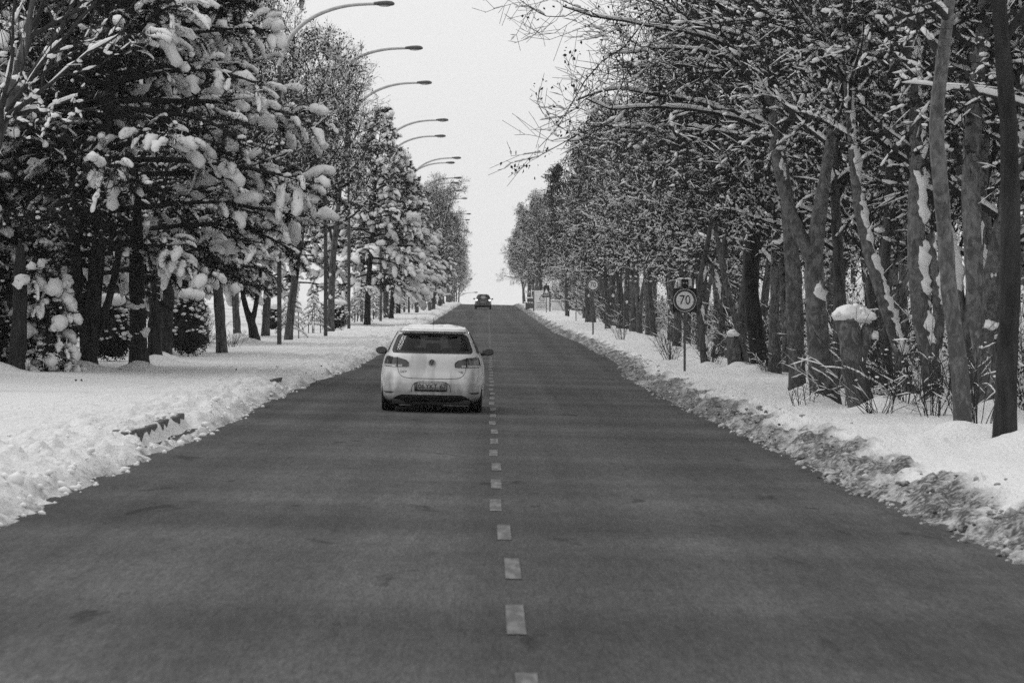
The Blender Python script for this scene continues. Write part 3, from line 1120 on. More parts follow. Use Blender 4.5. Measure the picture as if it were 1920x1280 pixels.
def speed_sign(D, cx, cy, diam, led, label):
    c = px(cx, cy, D)
    gz = stand(c[0], c[1])[2]
    t = thing('speed_limit_sign', label, 'road sign', (c[0], c[1], gz))
    h = c[2] - gz
    r = diam / 2
    pole(-0.3, h + (r * 1.5 if led else r), .032 if led else .04).obj('post', M['steel'], t)
    if led:
        mb = MB()
        box(mb, -r * 1.05, r * 1.05, -.03, .03, h - r * 1.05, h + r * 1.05, .012)
        mb.obj('backing_board', M['sign_black'], t)
    y = -.036 if led else 0.0
    o = plate_disc(MB(), r, y - .012, y).obj('rim', M['sign_rim'], t)
    o.location = (0, 0, h)
    o = disc(MB(), r, y - .0135, 48, r * .965).obj('rim_edge', M['sign_white'], t)
    o.location = (0, 0, h)
    o = disc(MB(), r * .76, y - .0145).obj('face', M['sign_white'], t)
    o.location = (0, 0, h)
    o = link('lettering', text_mesh('70', r * 1.02, M['ink'], .002), t)
    o.location = (0, y - .017, h)
    o.rotation_euler = (R(90), 0, 0)
    o.scale = (1.0, 1.12, 1)
    if led:
        f = thing_part('flasher', t)
        mb = MB()
        box(mb, -.085, .085, -.06, .06, h + r * 1.15, h + r * 1.15 + .21, .01)
        mb.obj('flasher_housing', M['sign_black'], f)
        for s in (-1, 1):
            mb = MB()
            box(mb, s * .135 - .047, s * .135 + .047, -.01, .01, h + r * 1.2, h + r * 1.2 + .19)
            mb.obj('side_panel', M['sign_white'], f, False)
            g = MB()
            disc(g, .02, -.064, 16, 0, s * .038, h + r * 1.15 + .11)
            g.obj('flasher_lens', M['lamp_clear'], f)
        mb = MB()
        blobs(mb, [(-.1, 0, h + r * 1.2 + .2), (.08, 0, h + r * 1.2 + .2)], [(.1, .05, .03)] * 2, 2, .2, 2, 1)
        mb.obj('snow_cap', M['tree_snow'], f)


def tri(mb, w, hgt, y0, y1, z0):
    V = [(-w / 2, y, z0) for y in (y0, y1)] + [(w / 2, y, z0) for y in (y0, y1)] + [(0, y, z0 + hgt) for y in (y0, y1)]
    mb.add(V, [[0, 2, 3, 1], [2, 4, 5, 3], [4, 0, 1, 5]], [[0, 4, 2], [1, 3, 5]])
    return mb


def bump_sign():
    D = .0477
    c = px(1024.5, 578, D)
    gz = stand(c[0], c[1])[2]
    t = thing('bump_warning_sign', 'triangular road bump warning sign on a black backing board before the white notice board', 'road sign', (c[0], c[1], gz))
    zb = px(1024, 553, D)[2] - gz
    pole(-.3, zb + .8, .035).obj('post', M['steel'], t)
    mb = MB()
    box(mb, -.26, .27, .0, .03, zb + .22, zb + .86)
    mb.obj('backing_board', M['sign_black'], t, False)
    mb = MB()
    box(mb, -.08, .06, .0, .04, zb + .88, zb + 1.05)
    mb.obj('flasher', M['sign_black'], t, False)
    tri(MB(), .76, .70, -.022, -.005, zb).obj('rim', M['sign_rim'], t, False)
    tri(MB(), .50, .47, -.030, -.0225, zb + .075).obj('face', M['sign_white'], t, False)
    mb = MB()
    u = np.linspace(-.19, .19, 25)
    hh = .035 + .045 * np.abs(np.sin((u + .19) / .38 * 2 * math.pi))
    mb.add(np.concatenate([np.stack([u, np.full(25, -.033), np.full(25, zb + .10)], -1), np.stack([u, np.full(25, -.033), zb + .10 + hh], -1)]), np.stack([np.arange(24), np.arange(1, 25), np.arange(26, 50), np.arange(25, 49)], -1))
    mb.obj('bump_symbol', M['ink'], t, False)
    mb = MB()
    box(mb, -.40, .40, -.02, .0, zb - .22, zb - .03)
    mb.obj('lower_plate', M['steel'], t, False)


def notice_board():
    D = .0515
    c = px(1016, 571, D)
    gz = stand(c[0], c[1])[2]
    t = thing('notice_board', 'white notice board with a warning triangle and lines of print, right of the crest', 'notice board', (c[0], c[1], gz - .05))
    t.rotation_euler = (0, 0, R(6))
    W, H = .80, 1.92
    mb = MB()
    box(mb, -W, W, -.05, .05, .12, H, .01)
    mb.obj('panel', M['sign_white'], t)
    for s in (-1, 1):
        mb = MB()
        box(mb, s * W - .07 + (.02 if s < 0 else 0), s * W + .05, -.07, .07, -.3, H + .02)
        mb.obj('post', M['steel'], t, False)
    mb = MB()
    for (x0, x1, z0) in ((-.2, .25, .95), (-.55, .45, .76), (-.45, .5, .55), (-.5, .42, .36)):
        xx = x0
        k = 0
        while xx < x1:
            w = .09 + .05 * ((k * 7) % 3)
            box(mb, xx, min(x1, xx + w), -.056, -.052, z0, z0 + .07)
            xx += w + .03
            k += 1
    mb.obj('printed_lines', M['sign_rim'], t, False)
    mb = MB()
    P = np.array([(-.28, -.058, 1.15), (.28, -.058, 1.15), (0, -.058, 1.62), (-.28, -.058, 1.15)])
    for a, b in zip(P[:-1], P[1:]):
        v, q = tubes([a, b], [[.025, .025]], 5)
        mb.add(v, q)
    mb.obj('warning_triangle', M['sign_rim'], t)
    mb = MB()
    blobs(mb, [(x, 0, H + .03) for x in np.linspace(-W, W, 7)], [(.2, .08, .06)] * 7, 2, .2, 2, 3)
    mb.obj('snow_cap', M['tree_snow'], t)


def walls():
    D = .0535
    a, b = px(1034, 570, D), px(1061, 572, D)
    gz = stand((a[0] + b[0]) / 2, a[1])[2]
    w = b[0] - a[0]
    t = thing('rendered_wall', 'low white rendered wall with thick snow on top behind the bump sign', 'wall', ((a[0] + b[0]) / 2, a[1], gz))
    mb = MB()
    box(mb, -w / 2, w / 2, -.12, .12, -.3, .86, .01)
    mb.obj('wall', M['render_wall'], t)
    mb = MB()
    box(mb, -w / 2 - .03, w / 2 + .03, -.16, .16, .87, .93)
    mb.obj('coping', M['concrete'], t, False)
    mb = MB()
    xs = np.linspace(-w / 2, w / 2, 9)
    blobs(mb, [(x, 0, .97) for x in xs], [(w / 10, .18, .09)] * 9, 2, .15, 2, 6)
    mb.obj('snow_cap', M['tree_snow'], t)
    D = .057
    c = px(994, 569, D)
    gz = stand(c[0], c[1])[2]
    t = thing('masonry_gate_pier', 'stepped dark masonry pier with two ledges of snow left of the notice board', 'wall', (c[0], c[1], gz))
    for i, (x0, x1, z0, z1, nm) in enumerate(((-.5, .45, -.3, .62, 'lower_block'), (-.32, .5, .63, 1.12, 'upper_block'))):
        mb = MB()
        box(mb, x0, x1, -.3 + i * .06, .3 - i * .06, z0, z1, .02)
        mb.obj(nm, M['masonry'], t)
        mb = MB()
        blobs(mb, [(x, 0, z1 + .03) for x in np.linspace(x0, x1, 5)], [(.18, .36, .09)] * 5, 2, .2, 2, 8 + i)
        mb.obj('snow_cap', M['tree_snow'], t)
    # plain posts beside the wall
    for (x, y0, y1, D, r, lab) in ((1061.5, 561, 576, .050, .07, 'dark stubby post at the right end of the white wall'), (1066, 578, 590, .042, .05, 'short dark post standing alone in the snow right of the white wall'), (1080, 556, 597, .037, .03, 'tall thin pole in the snow left of the plain round speed sign')):
        a, b = px(x, y0, D), px(x, y1, D)
        g0 = stand(b[0], b[1])[2]
        hh = a[2] - b[2]
        t = thing('marker_post', lab, 'post', (b[0], b[1], g0))
        v, q = tubes([[0, 0, -.2], [0, 0, hh * .5], [.02, 0, hh]], [[r, r, r * .9]], 10)
        MB().add(v, q).obj('shaft', M['dark_bark'], t)
        mb = MB()
        blobs(mb, [(.02, 0, hh + r * .3)], [(r * 1.1, r * 1.1, r * .9)], 2, .15, 2, 2)
        mb.obj('snow_cap', M['tree_snow'], t)


def litter_bin():
    D = .0625
    c = px(826.5, 572, D)
    gz = stand(c[0], c[1])[2]
    t = thing('litter_bin', 'grey litter bin with snow on its lid on the left verge near the crest', 'litter bin', (c[0], c[1], gz))
    n = 16
    th = np.arange(n) / n * 2 * math.pi
    V = np.concatenate([np.stack([r * np.cos(th), r * np.sin(th), np.full(n, z)], -1) for r, z in ((.20, -.1), (.25, .62), (.25, .64))])
    i = np.arange(3 * n).reshape(3, n)
    MB().add(V, np.stack([i[:-1], np.roll(i[:-1], -1, 1), np.roll(i[1:], -1, 1), i[1:]], -1).reshape(-1, 4)).obj('body', M['hut_bin'], t)
    V = np.concatenate([np.stack([r * np.cos(th), r * np.sin(th), np.full(n, z)], -1) for r, z in ((.31, .62), (.31, .72), (.26, .78))])
    MB().add(V, np.stack([i[:-1], np.roll(i[:-1], -1, 1), np.roll(i[1:], -1, 1), i[1:]], -1).reshape(-1, 4)).obj('lid', M['hut_bin'], t)
    mb = MB()
    blobs(mb, [(0, 0, .80)], [(.30, .30, .14)], 2, .12, 2, 1)
    mb.obj('snow_cap', M['tree_snow'], t)


def street_lamps():
    heads = [(740, 7), (793, 90), (810, 155), (841, 225), (836, 255), (865, 296), (853, 305), (866, 333.5), (860.5, 343), (867, 357.5), (876.5, 372), (883.5, 401), (881, 412), (879, 432), (886.5, 523), (896, 548)]
    words = ['nearest street lamp, its curved arm entering top left above the pines', 'second nearest street lamp, arm rising out of the bare treetops', 'third street lamp, its head just behind dark leafy branch tips',
             'fourth street lamp, long bare arm above the second snowy conifer', 'fifth street lamp, head a little below and behind the fourth', 'sixth street lamp, long level arm over the conifer tops', 'seventh street lamp, head just under and left of the sixth',
             'eighth street lamp, counting from the nearest', 'ninth street lamp, counting from the nearest', 'tenth street lamp, counting from the nearest', 'eleventh street lamp, counting from the nearest']
    me = {}
    # built once about the head tip (x = 0, z = 0); arm sweeps back to the pole on the left
    arm = path([(-.72, 0, -.02, .055), (-1.5, 0, -.02, .06), (-2.4, 0, -.20, .07), (-3.3, 0, -.62, .078), (-4.0, 0, -1.35, .085), (-4.25, 0, -2.3, .09)], 40)
    v, q = tubes(arm[:, :3], arm[:, 3], 10)
    arm_me = MB().add(v, q).mesh('arm', M['lamp_arm'])
    mb = MB()
    n = 14
    secs = [(-.78, .045, .045, 0), (-.74, .10, .06, 0), (-.55, .14, .085, .0), (-.3, .16, .10, .005), (-.1, .14, .085, .0), (-.02, .08, .05, -.01), (0, .01, .01, -.015)]
    th = np.arange(n) / n * 2 * math.pi
    V = np.concatenate([np.stack([np.full(n, x), w * np.cos(th), z + h * np.sin(th)], -1) for x, w, h, z in secs])
    i = np.arange(len(secs) * n).reshape(len(secs), n)
    head_me = mb.add(V, np.stack([i[:-1], np.roll(i[:-1], -1, 1), np.roll(i[1:], -1, 1), i[1:]], -1).reshape(-1, 4)).mesh('lamp_head', M['lamp_head'])
    mb = MB()
    blobs(mb, [(-.36, 0, -.075)], [(.24, .11, .05)], 2, 0.0)
    lens_me = mb.mesh('lamp_lens', M['lamp_clear'])
    for k, (hx, hy) in enumerate(heads):
        a = VY - hy
        D = 10.416 / (a - 54.9)
        if k >= 11:
            D = [.076, .0785, .082, .092, .098][k - 11]
        c = px(hx, hy, D)
        gz = stand(c[0] - 4.3, c[1])[2]
        t = thing('street_lamp', words[k] if k < len(words) else 'tiny far street lamp at the end of the line beyond the crest', 'street lamp', (c[0], c[1], c[2]), 0, 'street lamps along the left verge')
        t.location.z = gz
        hh = c[2] - gz
        for nm, m_ in (('arm', arm_me), ('lamp_head', head_me), ('lamp_lens', lens_me)):
            o = link(nm, m_, t)
            o.location = (0, 0, hh)
        v, q = tubes([[-4.25, 0, -.3], [-4.25, 0, hh * .4], [-4.25, 0, hh - 2.25]], [[.085, .08, .075]], 12)
        MB().add(v, q).obj('pole', M['lamp_pole'], t)


def tower():
    D = .16
    c = px(1137, 600, D)
    t = thing('concrete_tower', 'pale hazy tower with a banded top far behind the right-hand trees', 'tower', (c[0], c[1], -14))
    w = 12.5 * D
    top = px(0, 188, D)[2] + 14
    mb = MB()
    box(mb, -w, w * .95, -w, w, 0, top - 6)
    mb.obj('shaft', M['tower_light'], t, False)
    for k in range(5):
        z0 = top - 6 + k * 1.2
        mb = MB()
        box(mb, -w, w * .95, -w, w, z0 + .01, z0 + .6)
        mb.obj('pale_band', M['tower_light'], t, False)
        mb = MB()
        box(mb, -w * .9, w * .86, -w * .9, w * .9, z0 + .61, z0 + 1.2)
        mb.obj('dark_band', M['tower_dark'], t, False)
    mb = MB()
    box(mb, -w, -w + .35, -w - .3, -w - .02, 0, top)
    mb.obj('corner_pipe', M['tower_dark'], t, False)
    for k in range(9):
        mb = MB()
        z0 = 8 + k * (top - 20) / 9
        box(mb, w * .2, w * .6, -w - .06, -w - .01, z0, z0 + 2.0)
        mb.obj('window', M['tower_dark'], t, False)


def kerbs():
    """dark kerb stones showing through gaps in the left snow bank"""
    base = bpy.data.objects.new('kerb', None)
    COL.objects.link(base)
    structure(base)
    mb = MB()
    box(mb, -.14, .14, -.49, .49, -.35, .0, .02)
    me = mb.mesh('kerb_stone', M['kerb'])
    for (d0, d1) in KERB_GAPS:
        d = d0 + .5
        while d < d1 + .5:
            o = link('kerb_stone', me, base)
            xo = float(edge_l(d)) - .62
            o.location = (xo, d, float(ground_z(xo - .25, d, False)) - .035)
            d += 1.0

# ------------------------------------------------------------------ trees
def norm(v):
    return v / (np.linalg.norm(v, axis=-1, keepdims=True) + 1e-9)


def spawn(g, P, Rr, m, t0, t1, ang, angj, length, lenj, n, wob, up, bias=None, ratio=0.55, rend=0.006, flat=0.0, tshape=0.6):
    """m children on each parent polyline; returns P2 [B*m,n,3], R2 [B*m,n], t [B*m]"""
    B, n0 = P.shape[:2]
    t = t0 + (t1 - t0) * (np.arange(m)[None] + g.uniform(0, 1, (B, m))) / m
    f = t * (n0 - 1)
    i = np.minimum(f.astype(int), n0 - 2)
    fr = (f - i)[..., None]
    bi = np.arange(B)[:, None]
    S = P[bi, i] * (1 - fr) + P[bi, i + 1] * fr
    r0 = Rr[bi, i] * (1 - fr[..., 0]) + Rr[bi, i + 1] * fr[..., 0]
    T = norm(P[bi, i + 1] - P[bi, i])
    v = g.normal(0, 1, (B, m, 3))
    v[..., 2] *= (1 - flat)
    v -= (v * T).sum(-1, keepdims=True) * T
    v = norm(v)
    a = np.radians(ang + angj * g.normal(0, 1, (B, m, 1)))
    d = np.cos(a) * T + np.sin(a) * v
    if bias is not None:
        d = norm(d + bias)
    L = np.asarray(length).reshape(-1, 1) * (1 - tshape * t) * (1 + lenj * g.uniform(-1, 1, (B, m)))
    S, d, L, r0, t = S.reshape(-1, 3), d.reshape(-1, 3), L.reshape(-1), r0.reshape(-1), t.reshape(-1)
    out = np.zeros((len(S), n, 3))
    out[:, 0] = S
    for k in range(1, n):
        d = norm(d + wob * g.normal(0, 1, d.shape) + up * UP)
        out[:, k] = out[:, k - 1] + d * (L / (n - 1))[:, None]
    rb = np.maximum(np.minimum(r0 * ratio, 0.022 * L + 0.004), rend)
    R2 = rb[:, None] * (1 - np.linspace(0, 1, n)) + rend * np.linspace(0, 1, n)
    return out, R2, t


def snow_lines(P, Rr, thick, seed, cover=0.55, k=5, steep=0.8, freq=3.1):
    """ridges of snow lying on top of branches; thin out where the branch is steep"""
    B, n = P.shape[:2]
    T = norm(np.gradient(P, axis=1))
    flat = np.clip((steep - np.abs(T[..., 2])) / 0.3, 0, 1)
    nz = fbm(P * freq, 2, seed) * 0.5 + 0.5
    m = np.clip((nz - (1 - cover)) * 5 + 0.5, 0, 1) * flat
    m[:, 0] *= 0.4
    m[:, -1] *= 0.15
    rad = (Rr * 0.85 + thick * (0.6 + 0.7 * nz)) * m
    C = P + UP * (Rr * 0.55 + rad * 0.5)[..., None] * m[..., None]
    keep = m.max(1) > 0.15
    return tubes(C[keep], np.maximum(rad[keep], 0.0005), k, squash=0.8)


def dense(P, Rr, m):
    """resample polylines to m points so that snow can break into lumps"""
    B, n = P.shape[:2]
    f = np.linspace(0, n - 1.0001, m)
    i = f.astype(int)
    fr = (f - i)[None, :, None]
    return P[:, i] * (1 - fr) + P[:, i + 1] * fr, Rr[:, i] * (1 - fr[..., 0]) + Rr[:, i + 1] * fr[..., 0]


def oblongs(g, mb, P, Rr, per, thick, cover, lmin=.05, lmax=.15):
    """short lumps of snow lying along branches, `per` tries on each"""
    B, n = P.shape[:2]
    m = int(B * per)
    b = g.integers(0, B, m)
    f = g.uniform(.03, .92, m) * (n - 1.001)
    i = f.astype(int)
    fr = (f - i)[:, None]
    C = P[b, i] * (1 - fr) + P[b, i + 1] * fr
    r = Rr[b, i]
    T = norm(P[b, i + 1] - P[b, i])
    ok = (np.abs(T[:, 2]) < .82) & (g.uniform(0, 1, m) < cover)
    C, T, r = C[ok], T[ok], r[ok]
    m = len(C)
    N1 = norm(np.cross(T, UP + T * .01))
    N2 = np.cross(N1, T)
    L = g.uniform(lmin, lmax, (m, 1, 1))
    w = (r * .8 + thick * g.uniform(.6, 1.7, m))[:, None, None]
    v, t = ICO[1]
    jv = 1 + .3 * g.uniform(-1, 1, (m, len(v), 1))
    V = (C + UP * (r * .6)[:, None])[:, None] + UP * w * .35 + (v[None, :, 0:1] * L * T[:, None] + v[None, :, 1:2] * w * N1[:, None] + v[None, :, 2:3] * w * .85 * N2[:, None]) * jv
    mb.add(V.reshape(-1, 3), t=(t[None] + (np.arange(m) * len(v))[:, None, None]).reshape(-1, 3))


def leaf_quads(g, pts, size, droop=0.6):
    n = len(pts)
    d = norm(g.normal(0, 1, (n, 3)) + A(0, 0, -droop * 1.6))
    s = norm(np.cross(d, g.normal(0, 1, (n, 3))))
    L = size * g.uniform(0.6, 1.35, (n, 1))
    w = L * 0.32
    nrm = np.cross(d, s)
    V = np.stack([pts, pts + d * L * .5 + s * w + nrm * L * .1, pts + d * L, pts + d * L * .5 - s * w + nrm * L * .1], 1)
    return V.reshape(-1, 3), np.arange(n * 4).reshape(n, 4)


def on_lines(g, P, cnt, t0=0.2):
    B, n = P.shape[:2]
    b = g.integers(0, B, cnt)
    f = g.uniform(t0, 1, cnt) * (n - 1.001)
    i = f.astype(int)
    fr = (f - i)[:, None]
    return P[b, i] * (1 - fr) + P[b, i + 1] * fr


def grow(g, limbs, limbR, parent, cfg, names=('crown', 'snow_cover', 'dry_leaves'), mats=None):
    """branches, twigs, snow and dry leaves on given limbs [B,n,3]; three child parts of `parent`"""
    n2, n3, n4 = cfg.get('n', (7, 7, 3))
    lim_len = np.linalg.norm(np.diff(limbs, axis=1), axis=2).sum(1)
    P2, R2, _ = spawn(g, limbs, limbR, n2, .12, .98, 48, 12, lim_len * .55 + .3, .3, 7, .2, cfg.get('up2', .03), cfg.get('bias'))
    l2 = np.linalg.norm(np.diff(P2, axis=1), axis=2).sum(1)
    P3, R3, _ = spawn(g, P2, R2, n3, .12, .98, 45, 14, l2 * .55 + .25, .3, 5, .24, cfg.get('up3', .05), rend=.0045)
    l3 = np.linalg.norm(np.diff(P3, axis=1), axis=2).sum(1)
    P4, R4, _ = spawn(g, P3, R3, n4, .2, 1.0, 42, 14, l3 * .5 + .16, .35, 2, .18, cfg.get('up4', .06), rend=cfg.get('tw', .0042))
    mb = MB()
    for P, Rr, k in ((limbs, limbR, 7), (P2, R2, 5), (P3, R3, 3), (P4, R4, 3)):
        v, q = tubes(P, Rr, k)
        mb.add(v, q)
    mb.obj(names[0], (mats or {}).get('twig', M['twig']), parent)
    th = cfg.get('snow', .022)
    cov = cfg.get('cover', .55)
    mb = MB()
    dP, dR = dense(limbs, limbR, 19)
    v, q = snow_lines(dP, dR, th * 1.5, int(g.integers(1e6)), cov + .08, 6, freq=5.5)
    mb.add(v, q)
    oblongs(g, mb, P2, R2, 7, th * 1.05, cov, .06, .17)
    oblongs(g, mb, P3, R3, 2.2, th * .85, cov, .04, .12)
    sel = g.uniform(0, 1, len(P4)) < cfg.get('twig_snow', .3)
    v, q = snow_lines(np.stack([P4[sel, 0], P4[sel].mean(1), P4[sel, 1]], 1), R4[sel][:, [0, 0, 1]], th * .7, int(g.integers(1e6)), .7, 3)
    mb.add(v, q)
    # tufts of snow caught in forks
    nb = cfg.get('tufts', 60)
    if nb:
        c = on_lines(g, P3, nb)
        s = g.uniform(.02, .065, (nb, 1)) * A(1.5, 1.5, .75) * cfg.get('tuft', 1.0)
        blobs(mb, c + A(0, 0, .015), s, 1, .45, 1.7, int(g.integers(1e6)))
    mb.obj(names[1], M['tree_snow'], parent)
    nl = cfg.get('leaves', 2500)
    if nl:
        # leaves hang in bunches
        c = on_lines(g, P4, nl // 5)
        pts = np.repeat(c, 5, 0) + g.normal(0, .10, (len(c) * 5, 3))
        v, q = leaf_quads(g, pts, cfg.get('leaf', .09))
        MB().add(v, q).obj(names[2], (mats or {}).get('leaf', M['dry_leaf']), parent)


def trunk_tube(p, k=16, rough=.16, seed=0, flare=.22):
    """p rows (x,y,z,r), foot first"""
    q_ = path(p, 46)
    s = np.linspace(0, 1, len(q_))
    h = q_[:, 2] - q_[0, 2]
    r = q_[:, 3] * (1 + flare * np.exp(-np.maximum(h, 0) / .22))
    r = r * (1 + .06 * n1(h * 1.6, seed))
    P = q_[:, :3].copy()
    P[0, 2] -= .25
    v, q = tubes(P, r, k, jitter=rough, seed=seed)
    return v, q, q_


def trunk_snow(q_, side, seed, cover=.45, thick=.06, k=9, zmax=9, zmin=.1):
    """snow plastered by the wind on one side of a trunk (and on top of a leaning one)"""
    m = 120
    qq = path(q_, m)
    h = qq[:, 2] - q_[0, 2]
    nz = n1(h * 2.6, seed, 3) * .6 + .5
    mask = np.clip((nz - (1 - cover)) * 5 + .35, 0, 1) * (h > zmin) * (h < zmax)
    T = norm(np.gradient(qq[:, :3], axis=0))
    d = np.asarray(side, dtype=float)[None] + UP * .0
    d = norm(d - (d * T).sum(-1, keepdims=True) * T)
    rad = (qq[:, 3] * .62 + thick * .5 * (.5 + nz)) * mask
    turn = n1(h * 1.1, seed + 3) * .9
    d = norm(d + np.cross(T, d) * turn[:, None])
    C = qq[:, :3] + d * (qq[:, 3] * .5 + thick * .4)[:, None]
    keep = mask > .02
    out = []
    # split into runs so bare bark shows between patches
    runs, cur = [], []
    for j in range(m):
        if keep[j]:
            cur.append(j)
        elif cur:
            runs.append(cur)
            cur = []
    if cur:
        runs.append(cur)
    for r_ in runs:
        if len(r_) < 3 or h[r_[-1]] - h[r_[0]] < .3:
            continue
        rr = rad[r_].copy()
        e_ = min(5, len(rr) // 2)
        ramp = np.sqrt(np.linspace(.002, 1, e_ + 1)[:-1])
        rr[:e_] *= ramp
        rr[-e_:] *= ramp[::-1]
        v, q = tubes(C[r_], np.maximum(rr, .001), k, jitter=.9, seed=seed)
        out.append((v, q))
    return out


def snow_patches(runs, parent):
    for v, q in runs:
        MB().add(v, q).obj('snow_patch', M['tree_snow'], parent)


def hero_tree(label, pts, D, mat, seed, top=None, limbs=9, limb_len=3.2, cfg=None, side=(.8, -.3, .2), cover=.4, start=.45, name='plane_tree', bias=(-.15, 0, .1), cap=None, extra=None, mound=True, ang=58, snowthick=.035, limb_px=None, reach=(0, 1)):
    """tree whose trunk follows photo points (x, y, width px) at depth D; foot first"""
    g = np.random.default_rng(seed)
    q = [np.append(px(x, y, D), w * D / 2) for x, y, w in pts]
    foot = q[0].copy()
    gz = stand(foot[0], foot[1])[2]
    foot[2] = gz
    dz = gz - q[0][2]
    q[0] = np.append(foot[:3], q[0][3])
    t = thing(name, label, 'tree', tuple(foot[:3]))
    loc = [np.append(p[:3] - foot[:3], p[3]) for p in q]
    loc[0][2] = 0
    for i, p in enumerate(loc):     # a little depth wander so trunks are not planar
        p[1] += .12 * math.sin(i * 1.7 + seed) * (i > 0)
    if top is not None:
        last, prev = loc[-1], loc[-2]
        d = norm(last[:3] - prev[:3])
        steps = 4
        for k in range(1, steps + 1):
            dd = norm(d + UP * .12 * k + A(.06 * math.sin(seed + k * 2.0), .08 * math.cos(seed * 1.3 + k), 0))
            loc.append(np.append(loc[-1][:3] + dd * top / steps, last[3] * (1 - .8 * k / steps)))
    v, qd, q_ = trunk_tube(loc, seed=seed)
    MB().add(v, qd).obj('trunk', mat, t)
    if extra:                        # side stems sharing the same foot or fork
        for ex in extra:
            e = [np.append(px(x, y, D) - foot[:3], w * D / 2) for x, y, w in ex]
            for i, p in enumerate(e):
                p[1] += .15 * i * (1 if seed % 2 else -1) / len(e)
            vv, qq, e_ = trunk_tube(e, k=12, seed=seed + 5, flare=0)
            MB().add(vv, qq).obj('stem', mat, t)
            ts = trunk_snow(e_, (side[0], side[1], .8), seed + 9, cover * .8, snowthick, zmin=.12)
            snow_patches(ts, t)
    ts = trunk_snow(q_, side, seed, cover, snowthick)
    snow_patches(ts, t)
    if cap is not None:
        for (cx, cy, rpx, nn) in cap:
            c = px(cx, cy, D) - foot[:3]
            r = rpx * D
            mb = MB()
            blobs(mb, [c], [A(.95, .8, .62) * r], 3, .38, 2.0, seed + int(cx), .7)
            C = c + g.normal(0, 1, (nn, 3)) * A(.4, .35, .3) * r
            blobs(mb, C, g.uniform(.14, .34, (nn, 1)) * r * A(1, 1, .9), 2, .45, 2.0, seed)
            mb.obj('snow_cap', M['tree_snow'], t)
    if limbs:
        P = q_[None, :, :3]
        Rr = q_[None, :, 3]
        L, LR, _ = spawn(g, P, Rr, limbs, start, .97, ang, 10, np.array([limb_len]), .25, 9, .10, .035, np.array(bias), ratio=.62, rend=.012, tshape=.3)
        if limb_px:
            ex = []
            for li in limb_px:
                pp = path([np.append(px(reach[0] + (x - reach[0]) * reach[1], y, dd) - foot[:3], 0) for x, y, dd in li], 9)[:, :3]
                pp = pp + g.normal(0, .03, pp.shape)
                ex.append(pp)
            L = np.concatenate([L, np.array(ex)])
            LR = np.concatenate([LR, np.linspace(.055, .014, 9)[None] * np.ones((len(ex), 1))])
        c = dict(leaves=2200)
        c.update(cfg or {})
        grow(g, L, np.maximum(LR, .012), t, c)
    if mound:
        MOUNDS.append((foot[0], foot[1], .6, .24))
    return t


def bare_variant(seed, H, spread, dense, leaves, mat, label, name='plane_tree', multi=1, snow=.022, cover=.55, crown0=.28, up=.05, leaf=.09, nn=(7, 7, 3), twig_snow=.3, tufts=60, lean=.03):
    g = np.random.default_rng(seed)
    t = thing(name, label, 'tree')
    trunks = []
    mb = MB()
    for k in range(multi):
        a = g.uniform(0, 6.28)
        ln = (lean if multi == 1 else .16) * g.uniform(.5, 1.3)
        d = A(math.cos(a) * ln, math.sin(a) * ln, 1)
        p = [A(0, 0, 0, .17 / math.sqrt(multi))]
        if multi > 1:
            p[0][:2] = d[:2] * .6
        n = 7
        for j in range(1, n + 1):
            d = norm(d + g.normal(0, .07, 3) + UP * .05)
            p.append(np.append(p[-1][:3] + d * H * .92 / n, .17 / math.sqrt(multi) * (1 - .9 * j / n) + .012))
        v, q, q_ = trunk_tube(p, k=12, seed=seed + k)
        mb.add(v, q)
        ts = trunk_snow(q_, (.85, -.3, .2), seed + k, .42, .05, 8, H * .6)
        snow_patches(ts, t)
        trunks.append(q_)
    mb.obj('trunk', mat, t)
    P = np.stack([q[:, :3] for q in trunks])
    Rr = np.stack([q[:, 3] for q in trunks])
    L, LR, tt = spawn(g, P, Rr, dense // multi, crown0, .98, 52, 10, np.full(multi, spread), .25, 9, .10, up, None, ratio=.6, rend=.010, tshape=.55)
    grow(g, L, np.maximum(LR, .010), t, dict(leaves=leaves, snow=snow, cover=cover, leaf=leaf, n=nn, twig_snow=twig_snow, tufts=tufts, up2=up, up3=up))
    return t


